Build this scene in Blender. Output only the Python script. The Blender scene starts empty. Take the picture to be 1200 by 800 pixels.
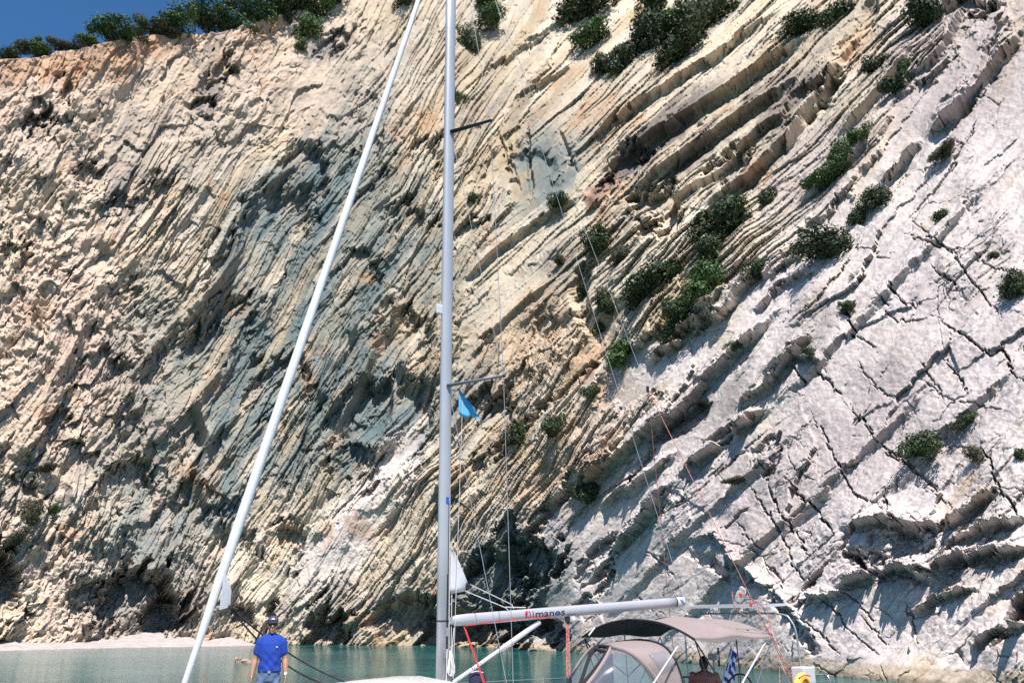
import bpy, bmesh, math, random
import numpy as np
from mathutils import Vector, Matrix, noise as mnoise
random.seed(11)
PI = math.pi
SC = bpy.context.scene
COL = SC.collection
R = math.radians

# ------------------------------------------------------------------ camera geometry
F = 1000.0                    # focal length in photo pixels (1200 wide)
HC = 2.9                      # eye height above the water
PITCH = math.atan(327.0 / F)  # the horizon lies low in the picture
CP, SP = math.cos(PITCH), math.sin(PITCH)
def ray(px, py):
    x = (px - 600.0) / F; y = -(py - 400.0) / F
    return x, CP - y * SP, SP + y * CP
def at_depth(px, py, Y):      # the point of a sight line at ground distance Y ahead
    dx, dy, dz = ray(px, py); t = Y / dy
    return Vector((dx * t, Y, HC + dz * t))
def at_z(px, py, z):
    dx, dy, dz = ray(px, py); t = (z - HC) / dz
    return Vector((dx * t, dy * t, z))

# ------------------------------------------------------------------ object helpers
def tag(o, label=None, cat=None, group=None, kind=None):
    if label: o['label'] = label
    if cat: o['category'] = cat
    if group: o['group'] = group
    if kind: o['kind'] = kind
    return o
def empty(name, loc=(0, 0, 0), rz=0.0):
    o = bpy.data.objects.new(name, None); COL.objects.link(o)
    o.location = loc; o.rotation_euler = (0, 0, rz); o.empty_display_size = 0.2
    return o
def link(name, me, mat=None, parent=None, smooth=False):
    if mat is not None:
        me.materials.clear() if len(me.materials) else None
        me.materials.append(mat)
    if smooth:
        me.polygons.foreach_set('use_smooth', np.ones(len(me.polygons), dtype=bool))
    o = bpy.data.objects.new(name, me); COL.objects.link(o)
    if parent is not None: o.parent = parent
    return o
def obj(name, bm, mat=None, parent=None, smooth=False, recalc=True):
    if recalc: bmesh.ops.recalc_face_normals(bm, faces=bm.faces)
    me = bpy.data.meshes.new(name); bm.to_mesh(me); bm.free()
    return link(name, me, mat, parent, smooth)
def np_mesh(name, verts, faces, smooth=False):
    me = bpy.data.meshes.new(name)
    verts = np.asarray(verts, dtype=np.float32); faces = np.asarray(faces, dtype=np.int32)
    n, k = faces.shape
    me.vertices.add(len(verts)); me.vertices.foreach_set('co', verts.ravel())
    me.loops.add(n * k); me.loops.foreach_set('vertex_index', faces.ravel())
    me.polygons.add(n)
    me.polygons.foreach_set('loop_start', np.arange(n, dtype=np.int32) * k)
    if smooth: me.polygons.foreach_set('use_smooth', np.ones(n, dtype=bool))
    me.update(calc_edges=True)
    return me

# ------------------------------------------------------------------ numpy noise
def _h(ix, iy, seed):
    ix = ix.astype(np.int64).astype(np.uint32); iy = iy.astype(np.int64).astype(np.uint32)
    h = ix * np.uint32(374761393) + iy * np.uint32(668265263) + np.uint32((seed * 1274126177) & 0xffffffff)
    h = (h ^ (h >> np.uint32(13))) * np.uint32(1274126177)
    h = (h ^ (h >> np.uint32(16))) * np.uint32(2246822519)
    return h ^ (h >> np.uint32(15))
def hash01(ix, iy, seed):
    return (_h(ix, iy, seed) & np.uint32(0xffff)).astype(np.float32) / np.float32(65535.0)
def perlin(x, y, seed=0):
    x = np.asarray(x, dtype=np.float32); y = np.asarray(y, dtype=np.float32)
    x0 = np.floor(x); y0 = np.floor(y); fx = x - x0; fy = y - y0
    u = fx * fx * fx * (fx * (fx * 6 - 15) + 10); v = fy * fy * fy * (fy * (fy * 6 - 15) + 10)
    def g(ix, iy, dx, dy):
        a = hash01(ix, iy, seed) * np.float32(2 * PI)
        return np.cos(a) * dx + np.sin(a) * dy
    a = g(x0, y0, fx, fy); b = g(x0 + 1, y0, fx - 1, fy)
    c = g(x0, y0 + 1, fx, fy - 1); d = g(x0 + 1, y0 + 1, fx - 1, fy - 1)
    return (a + u * (b - a) + v * ((c + u * (d - c)) - (a + u * (b - a)))) * 1.4
def fbm(x, y, octv=4, seed=0, gain=.5, lac=2.03):
    s = 0; a = 1.0; n = 0
    for i in range(octv):
        s = s + a * perlin(x, y, seed + i * 17); n += a
        x = x * lac + 3.1; y = y * lac + 7.7; a *= gain
    return s / n
def ridged(x, y, octv=3, seed=0, gain=.5):
    s = 0; a = 1.0; n = 0
    for i in range(octv):
        s = s + a * (1 - np.abs(perlin(x, y, seed + i * 13)) * 1.6); n += a
        x = x * 2.03 + 1.7; y = y * 2.03 + 5.3; a *= gain
    return s / n
def sstep(a, b, x):
    t = np.clip((x - a) / (b - a), 0, 1); return t * t * (3 - 2 * t)
def lerp(a, b, t): return a + (b - a) * t

def blocks(u, v, su, sv, seed, jit=.9):
    """fractured blocks: per-block random value, local offsets from the block's middle, and closeness to its joint"""
    x = (u / su).astype(np.float32); y = (v / sv).astype(np.float32); ix = np.floor(x); iy = np.floor(y)
    f1 = np.full(x.shape, 9, np.float32); f2 = f1.copy(); dx1 = np.zeros_like(f1); dy1 = np.zeros_like(f1); cx = np.zeros_like(f1); cy = np.zeros_like(f1)
    for i in (-1, 0, 1):
        for j in (-1, 0, 1):
            a = ix + i; b = iy + j
            px = a + .5 + jit * (hash01(a, b, seed) - .5); py = b + .5 + jit * (hash01(a, b, seed + 1) - .5)
            ex = x - px; ey = y - py; d = ex * ex + ey * ey
            k = d < f1
            f2 = np.where(k, f1, np.minimum(f2, d)); f1 = np.where(k, d, f1)
            dx1 = np.where(k, ex, dx1); dy1 = np.where(k, ey, dy1); cx = np.where(k, a, cx); cy = np.where(k, b, cy)
    return cx, cy, dx1, dy1, np.sqrt(f2) - np.sqrt(f1)
def facets(u, v, su, sv, seed, tilt):
    """flat, randomly tilted faces with sharp edges between them"""
    cx, cy, dx, dy, e = blocks(u, v, su, sv, seed)
    h = hash01(cx, cy, seed + 5) - .5; tx = hash01(cx, cy, seed + 6) - .5; ty = hash01(cx, cy, seed + 7) - .5
    return h + tilt * (tx * dx + ty * dy), e
# ------------------------------------------------------------------ materials
def new_mat(name):
    m = bpy.data.materials.new(name); m.use_nodes = True
    nt = m.node_tree; nt.nodes.clear()
    out = nt.nodes.new('ShaderNodeOutputMaterial'); bs = nt.nodes.new('ShaderNodeBsdfPrincipled')
    nt.links.new(bs.outputs[0], out.inputs[0])
    return m, nt, bs
def _noise(nt, scale, detail=4, rough=.55, coord='Object'):
    tc = nt.nodes.new('ShaderNodeTexCoord'); n = nt.nodes.new('ShaderNodeTexNoise')
    n.inputs['Scale'].default_value = scale; n.inputs['Detail'].default_value = detail; n.inputs['Roughness'].default_value = rough
    nt.links.new(tc.outputs[coord], n.inputs['Vector']); return n
def _ramp(nt, src, stops):
    r = nt.nodes.new('ShaderNodeValToRGB'); e = r.color_ramp.elements
    while len(e) < len(stops): e.new(.5)
    for i, (p, c) in enumerate(stops):
        e[i].position = p; e[i].color = (*c, 1)
    nt.links.new(src, r.inputs[0]); return r
def simple(name, col, rough=.5, metal=0.0, var=.12, scale=6.0, bump=0.0, spec=.5, coat=0.0, bscale=None):
    m, nt, bs = new_mat(name)
    n = _noise(nt, scale)
    a = tuple(max(0, c * (1 - var)) for c in col); b = tuple(min(1, c * (1 + var)) for c in col)
    r = _ramp(nt, n.outputs['Fac'], [(.3, a), (.7, b)])
    nt.links.new(r.outputs[0], bs.inputs['Base Color'])
    bs.inputs['Roughness'].default_value = rough; bs.inputs['Metallic'].default_value = metal
    bs.inputs['Specular IOR Level'].default_value = spec; bs.inputs['Coat Weight'].default_value = coat
    if bump:
        nb = _noise(nt, bscale or scale * 6, 3)
        bp = nt.nodes.new('ShaderNodeBump'); bp.inputs['Strength'].default_value = bump; bp.inputs['Distance'].default_value = .02
        nt.links.new(nb.outputs['Fac'], bp.inputs['Height']); nt.links.new(bp.outputs[0], bs.inputs['Normal'])
    return m

def rock_material():
    m, nt, bs = new_mat('rock')
    at = nt.nodes.new('ShaderNodeAttribute'); at.attribute_name = 'rock'
    tc = nt.nodes.new('ShaderNodeTexCoord')
    n = nt.nodes.new('ShaderNodeTexNoise'); n.inputs['Scale'].default_value = 1.9; n.inputs['Detail'].default_value = 8; n.inputs['Roughness'].default_value = .68
    nt.links.new(tc.outputs['Object'], n.inputs['Vector'])
    r = _ramp(nt, n.outputs['Fac'], [(.30, (.78, .76, .74)), (.5, (1, 1, 1)), (.72, (1.0, .99, .97))])
    mx = nt.nodes.new('ShaderNodeMix'); mx.data_type = 'RGBA'; mx.blend_type = 'MULTIPLY'; mx.inputs[0].default_value = 1
    nt.links.new(at.outputs['Color'], mx.inputs[6]); nt.links.new(r.outputs[0], mx.inputs[7])
    nt.links.new(mx.outputs[2], bs.inputs['Base Color'])
    bs.inputs['Roughness'].default_value = .95; bs.inputs['Specular IOR Level'].default_value = .1
    n2 = nt.nodes.new('ShaderNodeTexNoise'); n2.inputs['Scale'].default_value = 3.0; n2.inputs['Detail'].default_value = 7; n2.inputs['Roughness'].default_value = .7
    nt.links.new(tc.outputs['Object'], n2.inputs['Vector'])
    bp = nt.nodes.new('ShaderNodeBump'); bp.inputs['Strength'].default_value = .5; bp.inputs['Distance'].default_value = .15
    nt.links.new(n2.outputs['Fac'], bp.inputs['Height']); nt.links.new(bp.outputs[0], bs.inputs['Normal'])
    return m

def leaf_material(name, a, b, c):
    m, nt, bs = new_mat(name)
    gi = nt.nodes.new('ShaderNodeNewGeometry')
    r = _ramp(nt, gi.outputs['Random Per Island'], [(.0, a), (.55, b), (1, c)])
    nt.links.new(r.outputs[0], bs.inputs['Base Color'])
    bs.inputs['Roughness'].default_value = .6; bs.inputs['Specular IOR Level'].default_value = .25
    return m

def water_material():
    m, nt, bs = new_mat('sea_water')
    tc = nt.nodes.new('ShaderNodeTexCoord')
    n = nt.nodes.new('ShaderNodeTexNoise'); n.inputs['Scale'].default_value = .045; n.inputs['Detail'].default_value = 5; n.inputs['Roughness'].default_value = .6
    nt.links.new(tc.outputs['Object'], n.inputs['Vector'])
    r = _ramp(nt, n.outputs['Fac'], [(.32, (.003, .045, .055)), (.5, (.010, .098, .096)), (.68, (.045, .165, .140))])
    nt.links.new(r.outputs[0], bs.inputs['Base Color'])
    bs.inputs['Roughness'].default_value = .06; bs.inputs['IOR'].default_value = 1.33; bs.inputs['Specular IOR Level'].default_value = .2
    mp = nt.nodes.new('ShaderNodeMapping'); mp.inputs['Scale'].default_value = (1.0, 1.6, 1)
    nt.links.new(tc.outputs['Object'], mp.inputs['Vector'])
    w1 = nt.nodes.new('ShaderNodeTexNoise'); w1.inputs['Scale'].default_value = 1.1; w1.inputs['Detail'].default_value = 5; w1.inputs['Roughness'].default_value = .58
    nt.links.new(mp.outputs[0], w1.inputs['Vector'])
    bp = nt.nodes.new('ShaderNodeBump'); bp.inputs['Strength'].default_value = .32; bp.inputs['Distance'].default_value = .4
    nt.links.new(w1.outputs['Fac'], bp.inputs['Height']); nt.links.new(bp.outputs[0], bs.inputs['Normal'])
    return m
# ------------------------------------------------------------------ the cliff
def interp(x, pts):
    a = np.array(pts, dtype=np.float64); return np.interp(x, a[:, 0], a[:, 1])
def smooth1(y, n):
    k = np.hanning(n + 2)[1:-1]; k /= k.sum(); p = n // 2
    return np.convolve(np.pad(y, (p, p), mode='edge'), k, mode='same')[p:-p]
BASE = [(-200, 110), (0, 112), (120, 118), (300, 121), (400, 117), (520, 108), (600, 99), (660, 89), (720, 80), (800, 68), (900, 58), (1000, 52), (1100, 48.5), (1200, 46), (1400, 43)]
COT = [(-200, .22), (200, .26), (420, .34), (560, .44), (640, .52), (800, .66), (900, .72), (1000, .75), (1200, .73), (1400, .7)]
SKY = [(-200, 74), (0, 71), (40, 67), (70, 60), (105, 56), (135, 48), (170, 42), (250, 41), (300, 28), (340, 14), (380, -4), (430, -34), (480, -60), (1400, -60)]
AZ_T = np.radians(np.linspace(-50, 50, 2001))
_pxT = 600 + F * np.tan(AZ_T) * 1.0515          # photo column of a bearing, near the waterline
_RB = smooth1(interp(_pxT, BASE), 61)
_CT = smooth1(interp(_pxT, COT), 121)
_PX, _PY = _RB * np.sin(AZ_T), _RB * np.cos(AZ_T)
_ST = np.concatenate([[0], np.cumsum(_RB[:-1] * np.diff(AZ_T))]) * 1.1     # measured across the view, so beds keep their dip where the face turns away
def macro_hit(px, py):
    """ground distance, height of the smooth cliff body along a sight line"""
    dx, dy, dz = ray(px, py)
    hor = np.hypot(dx, dy); az = np.arctan2(dx, dy); te = dz / hor
    rb = np.interp(az, AZ_T, _RB); ct = np.interp(az, AZ_T, _CT)
    ct_lo = ct * np.interp(az, [-.1, .2], [.5, 1.0])                                     # steeper near the water
    z = np.full_like(te, 10.0)
    for _ in range(60):
        sb = setback(z, ct, ct_lo)
        z = 0.5 * z + 0.5 * (HC + (rb + sb) * te)
        z = np.clip(z, -4, 260)
    return az, rb + setback(z, ct, ct_lo), z
def setback(z, ct, ct_lo):
    zz = np.maximum(z, 0)
    return ct * zz - (ct - ct_lo) * 9.0 * (1 - np.exp(-zz / 9.0)) + np.minimum(z, 0) * .3

NX, NY = 2040, 1040
def build_cliff():
    pxs = np.linspace(-200, 1480, NX)
    top = smooth1(interp(pxs, SKY), 31) + 5.0 * fbm(pxs / 30, pxs * 0, 4, 5)
    azb = np.arctan((pxs - 600) / F / 1.0515)
    rbb = np.interp(azb, AZ_T, _RB)
    bot = 727 + 1105 * HC / rbb + 14                          # a little below the waterline
    v = np.linspace(0, 1, NY)[:, None]
    PY = (bot[None, :] * (1 - v) + top[None, :] * v); PX = np.repeat(pxs[None, :], NY, 0)
    az, rr, z = macro_hit(PX, PY)
    P = np.stack([rr * np.sin(az), rr * np.cos(az), z], -1)
    S = np.interp(az, AZ_T, _ST).astype(np.float32)
    ct = np.interp(az, AZ_T, _CT)
    H = ((727 - PY) * .088).astype(np.float32); S = ((PX + 400) * .088).astype(np.float32)     # bed coordinates, square to the open side
    # smooth outward normals
    du = np.gradient(P, axis=1); dv = np.gradient(P, axis=0)
    N = np.cross(du, dv); N /= np.linalg.norm(N, axis=-1, keepdims=True) + 1e-9
    if N[NY // 2, NX // 2, 1] > 0: N = -N
    # rock stands out partly along the face normal, partly toward the open water
    V = -np.stack([rr * np.sin(az), rr * np.cos(az), z - HC], -1); V /= np.linalg.norm(V, axis=-1, keepdims=True)
    ND = .30 * N + .70 * V; ND /= np.linalg.norm(ND, axis=-1, keepdims=True)
    x = PX.astype(np.float32); y = PY.astype(np.float32)
    # jittered picture coordinates, so that drawn zones get ragged rims
    m = (rr / 100).astype(np.float32)
    jx = fbm(S / 6, H / 6, 5, 101); jy = fbm(S / 6, H / 6, 5, 131)
    xj = x + 16 * jx / np.maximum(m, .4); yj = y + 16 * jy / np.maximum(m, .4)
    xk = x + 5 * fbm(S / 1.6, H / 1.6, 4, 151) / m; yk = y + 5 * fbm(S / 1.6, H / 1.6, 4, 171) / m

    def rot(theta): 
        t = R(theta); return S * math.cos(t) + H * math.sin(t), -S * math.sin(t) + H * math.cos(t)
    wu = .5 * fbm(S / 1.2, H / 1.2, 3, 181); wv = .5 * fbm(S / 1.2, H / 1.2, 3, 191)
    lb, qb = rot(52); lb = lb + wu; qb = qb + wv
    b1x, b1y, _, _, _ = blocks(lb, qb, 3.4, 1.3, 7001); b2x, b2y, _, _, _ = blocks(lb, qb, 1.3, .55, 7011); b3x, b3y, _, _, _ = blocks(lb, qb, .6, .3, 7021)
    def bj(s_): return (hash01(b1x, b1y, s_) - .5) * 2.6 + (hash01(b2x, b2y, s_ + 1) - .5) * 1.3 + (hash01(b3x, b3y, s_ + 2) - .5) * .5
    ppm = np.float32(1 / .088)
    # angular outlines for ledges and cracks
    xk, yk = x, y
    xj = xj + ppm * .6 * bj(7301); yj = yj + ppm * .6 * bj(7401)
    # ---- zones of the rock
    slab_line = interp(y, [(-100, 1200), (0, 1150), (120, 1070), (250, 960), (330, 880), (420, 775), (520, 705), (600, 665), (700, 640), (800, 600)])
    slab = sstep(-25, 35, xj - slab_line + 60 * jx)
    lam = sstep(560, 640, xj + .35 * (yj - 200)) * (1 - slab) * sstep(420, 300, yj + .2 * (xj - 700))       # thin plates, upper middle
    crumb = sstep(270, 120, xj - .15 * (yj - 300) + 50 * jy)                                                # crumbly left
    crumb = np.maximum(crumb, sstep(230, 120, yj + 30 * jx) * sstep(520, 400, xj))
    lam = sstep(.4, .6, lam); slab = sstep(.35, .65, slab); crumb = crumb * (1 - lam) * (1 - slab)
    mid = np.clip(1 - slab - lam - crumb, 0, 1)

    kj = .40 * (1 - .72 * lam) * (1 - .5 * slab)
    xk = x + ppm * (kj * bj(7101) + .25 * wu); yk = y + ppm * (kj * bj(7201) + .25 * wv)
    # the beds swing and fold as they cross the face, most on the crumbled left
    sw = (.9 * mid + 1.7 * crumb + .5 * lam).astype(np.float32)
    SW = S + sw * fbm(S / 19, H / 22, 3, 7701) + .35 * sw * fbm(S / 6, H / 7, 3, 7711); HW = H + sw * fbm(S / 19 + 50, H / 22, 3, 7721) + .35 * sw * fbm(S / 6 + 50, H / 7, 3, 7731)
    # ---- stratified plates
    def strata(theta, thick, length, seed, fold=3.0, fl=22.0, tilt=.35, sharp=1.0):
        t = R(theta); c, s = math.cos(t), math.sin(t)
        l = SW * c + HW * s; q = -SW * s + HW * c
        q = q + fold * fbm(l / fl, q / fl, 3, seed + 1) + .35 * thick * perlin(l / (length * .35), q / thick, seed + 5)
        qq = q / thick + .45 * perlin(q / thick * .37, l / (length * 4), seed + 2)
        row = np.floor(qq); fr = qq - row
        ll = l / length + hash01(row, row * 0, seed + 3) * 97
        i = np.floor(ll); f = ll - i; f = sstep(.5 - .5 * sharp * .6, .5 + .5 * sharp * .6, f)
        a = hash01(row, i, seed + 4); b = hash01(row, i + 1, seed + 4)
        return a + (b - a) * f + tilt * (fr - .5), row, fr
    D = np.zeros_like(x)
    e60a, rowA, _ = strata(56, 1.35, 17, 11, 3.5, 26, -.4)
    e60b, rowB, _ = strata(57, .55, 10, 31, 3.2, 22, -.4)
    e60c, _, _ = strata(56, .29, 6, 51, 2.8, 20, -.3)
    e40a, rowC, _ = strata(43, 1.9, 24, 211, 2.2, 30, -.55)
    e40b, rowD, _ = strata(44, .7, 13, 231, 1.8, 26, -.5)
    e40c, _, _ = strata(43, .34, 8, 251, 1.6, 24, -.4)
    esa, rowE, _ = strata(46, 3.8, 18, 311, 3.0, 30, -.25)
    esb, rowF, _ = strata(50, 1.1, 5, 331, 2.2, 20, -.2)
    pm = .55 + .9 * sstep(-.3, .45, fbm(S / 14, H / 20, 3, 401))      # where plates stand out more
    D += mid * pm * (.85 * e60a + .72 * e60b + .56 * e60c)
    D += lam * pm * (1.15 * e40a + .9 * e40b + .55 * e40c)
    D += crumb * pm * (.25 + 1.1 * sstep(-.2, .3, fbm(S / 12 + 80, H / 12, 3, 655))) * (.46 * e60a + .38 * e60b + .22 * e60c)
    sp = sstep(.0, .4, fbm(S / 11 + 40, H / 15, 3, 421))              # broken patches of the slab
    fA, eA = facets(lb, qb, 15.0, 4.6, 7501, 2.2); fB, eB = facets(lb, qb, 3.2, 1.2, 7511, 1.4); fC, eC = facets(lb, qb, 1.1, .42, 7521, 1.4)
    l6 = SW * .5 + HW * .866 + wu; q6 = -SW * .866 + HW * .5 + wv
    gA, hA = facets(l6, q6, 5.5, 2.4, 7601, 1.6); gB, hB = facets(l6, q6, 2.1, 1.0, 7611, 1.5); gC, hC = facets(l6, q6, .9, .45, 7621, 1.5)
    D += slab * (.62 * fA + (.03 + .26 * sp) * fB + (.01 + .12 * sp) * fC)
    D += slab * (.35 * esa * (.3 + sp) + .22 * esb * sp + .2 * e40b * sp)
    # rims of drawn hollows follow the beds
    rj = (hash01(rowA, rowA * 0, 77) - .5) * 26 + (hash01(rowB, rowB * 0, 78) - .5) * 14
    rk = (hash01(rowC, rowC * 0, 79) - .5) * 26 + (hash01(rowD, rowD * 0, 80) - .5) * 14
    dj = (mid + crumb) * rj * (.5 + .5 * (1 - crumb))
    xj = xj + dj * .5 + lam * rk * .77; yj = yj - dj * .87 - lam * rk * .64
    l45 = (S + H) * .707; q45 = (H - S) * .707
    # knobbly erosion
    bl1 = ridged(S / 5.5, H / 4.5, 4, 501); bl2 = ridged(S / 1.8, H / 1.5, 4, 521); fine = fbm(S / .7, H / .6, 3, 541)
    pit = sstep(.15, .6, fbm(S / 2.6, H / 2.2, 3, 551))
    var = sstep(-.35, .35, fbm(S / 9 + 70, H / 9, 3, 581)); big = ridged(S / 13 + .6 * bl1, H / 10, 3, 591)
    D += crumb * (1.3 * (big - .5) + .45 * (bl1 - .5) + 1.25 * gA + (.25 + .75 * var) * (.85 * gB + .58 * gC + .25 * (bl2 - .5) + .14 * fine) - .9 * pit * (.05 + var))
    D += mid * (.5 * gA + .25 * (bl1 - .5) + .45 * var * gB + .26 * gC + .06 * fine - .5 * pit * sstep(0, .4, fbm(S / 20, H / 20, 2, 571)))
    D += lam * (.32 * fB + .18 * fC + .03 * fine)
    D += slab * (.16 * fbm(S / 6, H / 6, 3, 561) + .04 * fine + .10 * fbm(l45 / 3, q45 / .5, 3, 565))
    # big bulges and runnels that follow the dip
    t = R(58); l = SW * math.cos(t) + HW * math.sin(t); q = -SW * math.sin(t) + HW * math.cos(t)
    D += (mid + crumb) * (2.6 * fbm(l / 38, q / 11, 4, 601)) + (mid + .5 * crumb) * (-1.7 * sstep(.12, .5, fbm(l / 17, q / 4.2, 4, 611)))
    # long overhanging folds along the dip: each bulges outward to a brow and steps back above it
    tq = q / 9.5 + 1.3 * fbm(l / 34, q / 16, 3, 641); fr_ = tq - np.floor(tq); hb = hash01(np.floor(tq), np.floor(l / 26 + 2 * hash01(np.floor(tq), tq * 0, 643)), 645)
    fm = sstep(-.15, .3, fbm(S / 15 + 11, H / 15, 3, 647)); core = np.exp(-(((x - 330 + .45 * (y - 440)) / 170) ** 2) - ((y - 440) / 330) ** 2)
    D += (mid + .45 * crumb) * np.clip(.25 + .75 * fm + .6 * core, 0, 1.3) * (.5 + hb) * 2.7 * (np.clip(fr_ / .93, 0, 1) ** 2.6) * sstep(1.0, .93, fr_)
    D += lam * 2.2 * fbm(l / 40, q / 12, 3, 621) + slab * 1.5 * fbm(S / 22, H / 22, 3, 631)
    # slab joints: two crossing families of cracks
    def joints(theta, a, b, seed, lo, dep):
        t = R(theta); l2 = S * math.cos(t) + H * math.sin(t); q2 = -S * math.sin(t) + H * math.cos(t)
        q2 = q2 + .5 * fbm(l2 / 2, q2 / 2, 3, seed + 3)
        n = perlin(l2 / a, q2 / b, seed); g = sstep(.0, .3, perlin(l2 / (a * .8), q2 / (b * 1.5), seed + 9) - .05)
        return -dep * sstep(lo, 0, np.abs(n)) * g
    _, eD = facets(lb + 1.2 * jx, qb + 1.2 * jy, 5.0, 4.0, 7531, 1); l30, q30 = rot(-40); _, eE = facets(l30 + wu, q30 + wv, 4.5, 2.2, 7541, 1)
    gm = sstep(.0, .3, fbm(S / 5, H / 5, 3, 741)); gn = sstep(0, .3, fbm(S / 4 + 30, H / 4, 3, 745))
    D -= slab * (.35 * gm * sstep(.03, .0, eD) + .28 * gn * gm * sstep(.035, .0, eE) + .14 * gn * gm * sstep(.05, .0, eB) + .06 * gm * sp * sstep(.12, 0, eC))

    var = sstep(-.35, .35, fbm(S / 9 + 70, H / 9, 3, 581))
    # ---- smooth fresh faces among the broken beds
    def ell(cx, cy, rx, ry, ang):
        a = R(ang); X = xj - cx; Y = yj - cy
        return sstep(1.25, .75, np.hypot((X * math.cos(a) - Y * math.sin(a)) / rx, (X * math.sin(a) + Y * math.cos(a)) / ry))
    sm = np.zeros_like(x)
    for e in ((425, 600, 24, 110, -36), (585, 365, 20, 90, -42), (630, 205, 36, 48, 0), (595, 200, 22, 44, 10), (780, 250, 26, 20, 0), (760, 430, 26, 70, -45), (840, 115, 16, 90, -48), (740, 190, 18, 60, -45), (945, 130, 14, 60, -42)):
        sm = np.maximum(sm, ell(*e))
    D *= 1 - .8 * sm
    # ---- drawn features, in picture positions, depths in metres
    def win(pts, pad):
        xs = [p[0] for p in pts]; ys = [p[1] for p in pts]
        c0 = np.searchsorted(pxs, min(xs) - pad); c1 = np.searchsorted(pxs, max(xs) + pad)
        colb, colt = bot[c0:c1], top[c0:c1]
        if c1 - c0 < 2: return None
        vv = (colb - (max(ys) + pad)) / (colb - colt); vt = (colb - (min(ys) - pad)) / (colb - colt)
        r0 = int(np.clip(vv.min(), 0, 1) * (NY - 1)); r1 = int(np.clip(vt.max(), 0, 1) * (NY - 1)) + 1
        if r1 - r0 < 2: return None
        return slice(r0, r1), slice(c0, c1)
    def pdist(w, pts, jit):
        X = x[w] + jit * (xk[w] - x[w]); Y = y[w] + jit * (yk[w] - y[w])
        best = np.full(X.shape, 1e9, np.float32); sg = np.zeros_like(best); al = np.zeros_like(best); tot = 0
        for (x0, y0), (x1, y1) in zip(pts[:-1], pts[1:]):
            L = math.hypot(x1 - x0, y1 - y0); ux, uy = (x1 - x0) / L, (y1 - y0) / L
            tt = np.clip((X - x0) * ux + (Y - y0) * uy, 0, L)
            ex, ey = X - x0 - tt * ux, Y - y0 - tt * uy
            d = np.hypot(ex, ey); k = d < best
            best = np.where(k, d, best); sg = np.where(k, np.sign(ux * ey - uy * ex), sg); al = np.where(k, tot + tt, al); tot += L
        return best, sg, al / max(tot, 1e-3)
    def gash(pts, wpx, dep, jit=1.0, taper=True):
        w = win(pts, wpx * 2 + 12)
        if w is None: return
        d, sg, al = pdist(w, pts, jit)
        ww = wpx * (np.clip(np.minimum(al, 1 - al) * 5, .25, 1) if taper else 1)
        D[w] -= dep * sstep(1.0, .25, d / ww) * (np.clip(np.minimum(al, 1 - al) * 6, .0, 1) if taper else 1)
    def ledge(pts, h, run, jit=1.0, cut=5.0):
        """rock above the line stands out and fades upward; below it is cut back. Points run left to right"""
        w = win(pts, run * 2.2 + 12)
        if w is None: return
        d, sg, al = pdist(w, pts, jit)
        s = d * sg                                     # positive below the line
        fade = np.clip(np.minimum(al, 1 - al) * 5, 0, 1)
        D[w] += fade * h * np.where(s < 0, np.exp(-(d / run) ** 1.3) * sstep(0, 3, d), 0)
        D[w] -= fade * h * .8 * np.where(s >= 0, np.exp(-(d / (run * .55)) ** 1.5) * sstep(-1, cut, s), 0)
    def scoop(cx, cy, rx, ry, ang, dep, jit=1.0, pw=1.0):
        """hollow with a steep rim on its upper side, running out downward"""
        w = win([(cx - max(rx, ry), cy - max(rx, ry)), (cx + max(rx, ry), cy + max(rx, ry))], 12)
        if w is None: return
        X = x[w] + jit * (xj[w] - x[w]) - cx; Y = y[w] + jit * (yj[w] - y[w]) - cy
        a = R(ang); u = X * math.cos(a) - Y * math.sin(a); vv = X * math.sin(a) + Y * math.cos(a)
        rho = np.hypot(u / rx, vv / ry)
        g = .62 + .38 * np.clip((X * .35 - Y) / max(rx, ry), -1, 1)
        D[w] -= dep * sstep(1.0, .62, rho) * g ** pw
    def bulge(cx, cy, rx, ry, ang, h, jit=1.0):
        w = win([(cx - 2 * max(rx, ry), cy - 2 * max(rx, ry)), (cx + 2 * max(rx, ry), cy + 2 * max(rx, ry))], 12)
        if w is None: return
        X = x[w] + jit * (xj[w] - x[w]) - cx; Y = y[w] + jit * (yj[w] - y[w]) - cy
        a = R(ang); u = X * math.cos(a) - Y * math.sin(a); vv = X * math.sin(a) + Y * math.cos(a)
        D[w] += h * np.exp(-(u / rx) ** 2 - (vv / ry) ** 2)
    D0 = D.copy()
    FEATURES(gash, ledge, scoop, bulge)
    rough = sstep(.25, 1.2, np.abs(D - D0)) * slab      # broken rock wherever the slab is cut
    D += rough * (.5 * fB + .35 * fC + .35 * e40b + .3 * esb)
    # no carving into the waterline sill: stop gently under the water
    # ---- rock colour: beds, stains, fresh faces, and shade painted into hollows and undersides
    def C(*c): return np.array(c, np.float32)
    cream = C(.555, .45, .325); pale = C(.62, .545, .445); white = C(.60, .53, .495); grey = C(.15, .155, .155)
    teal_rock_shade = C(.10, .145, .155); overhang_shade = C(.095, .078, .082); mauve = C(.39, .335, .33); rust = C(.42, .235, .125); pink = C(.55, .42, .335); tan = C(.40, .30, .185); lich = C(.19, .17, .155)  # blue-grey is rock colour plus painted shade; dark brown is painted overhang shade
    n1 = fbm(S / 13, H / 13, 4, 801)[..., None]; n2 = fbm(S / 3.3, H / 3.3, 4, 811)[..., None]; n3 = fbm(l / 12, q / 1.7, 4, 821)[..., None]
    col = lerp(cream, pale, np.clip(.5 + 1.1 * n1 + .7 * n2, 0, 1))
    col = lerp(col, pink, crumb[..., None] * np.clip(.55 + 1.2 * n1, 0, .9))
    rB = hash01(rowB, rowB * 0, 3)[..., None]; rA = hash01(rowA, rowA * 0, 7)[..., None]
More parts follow.
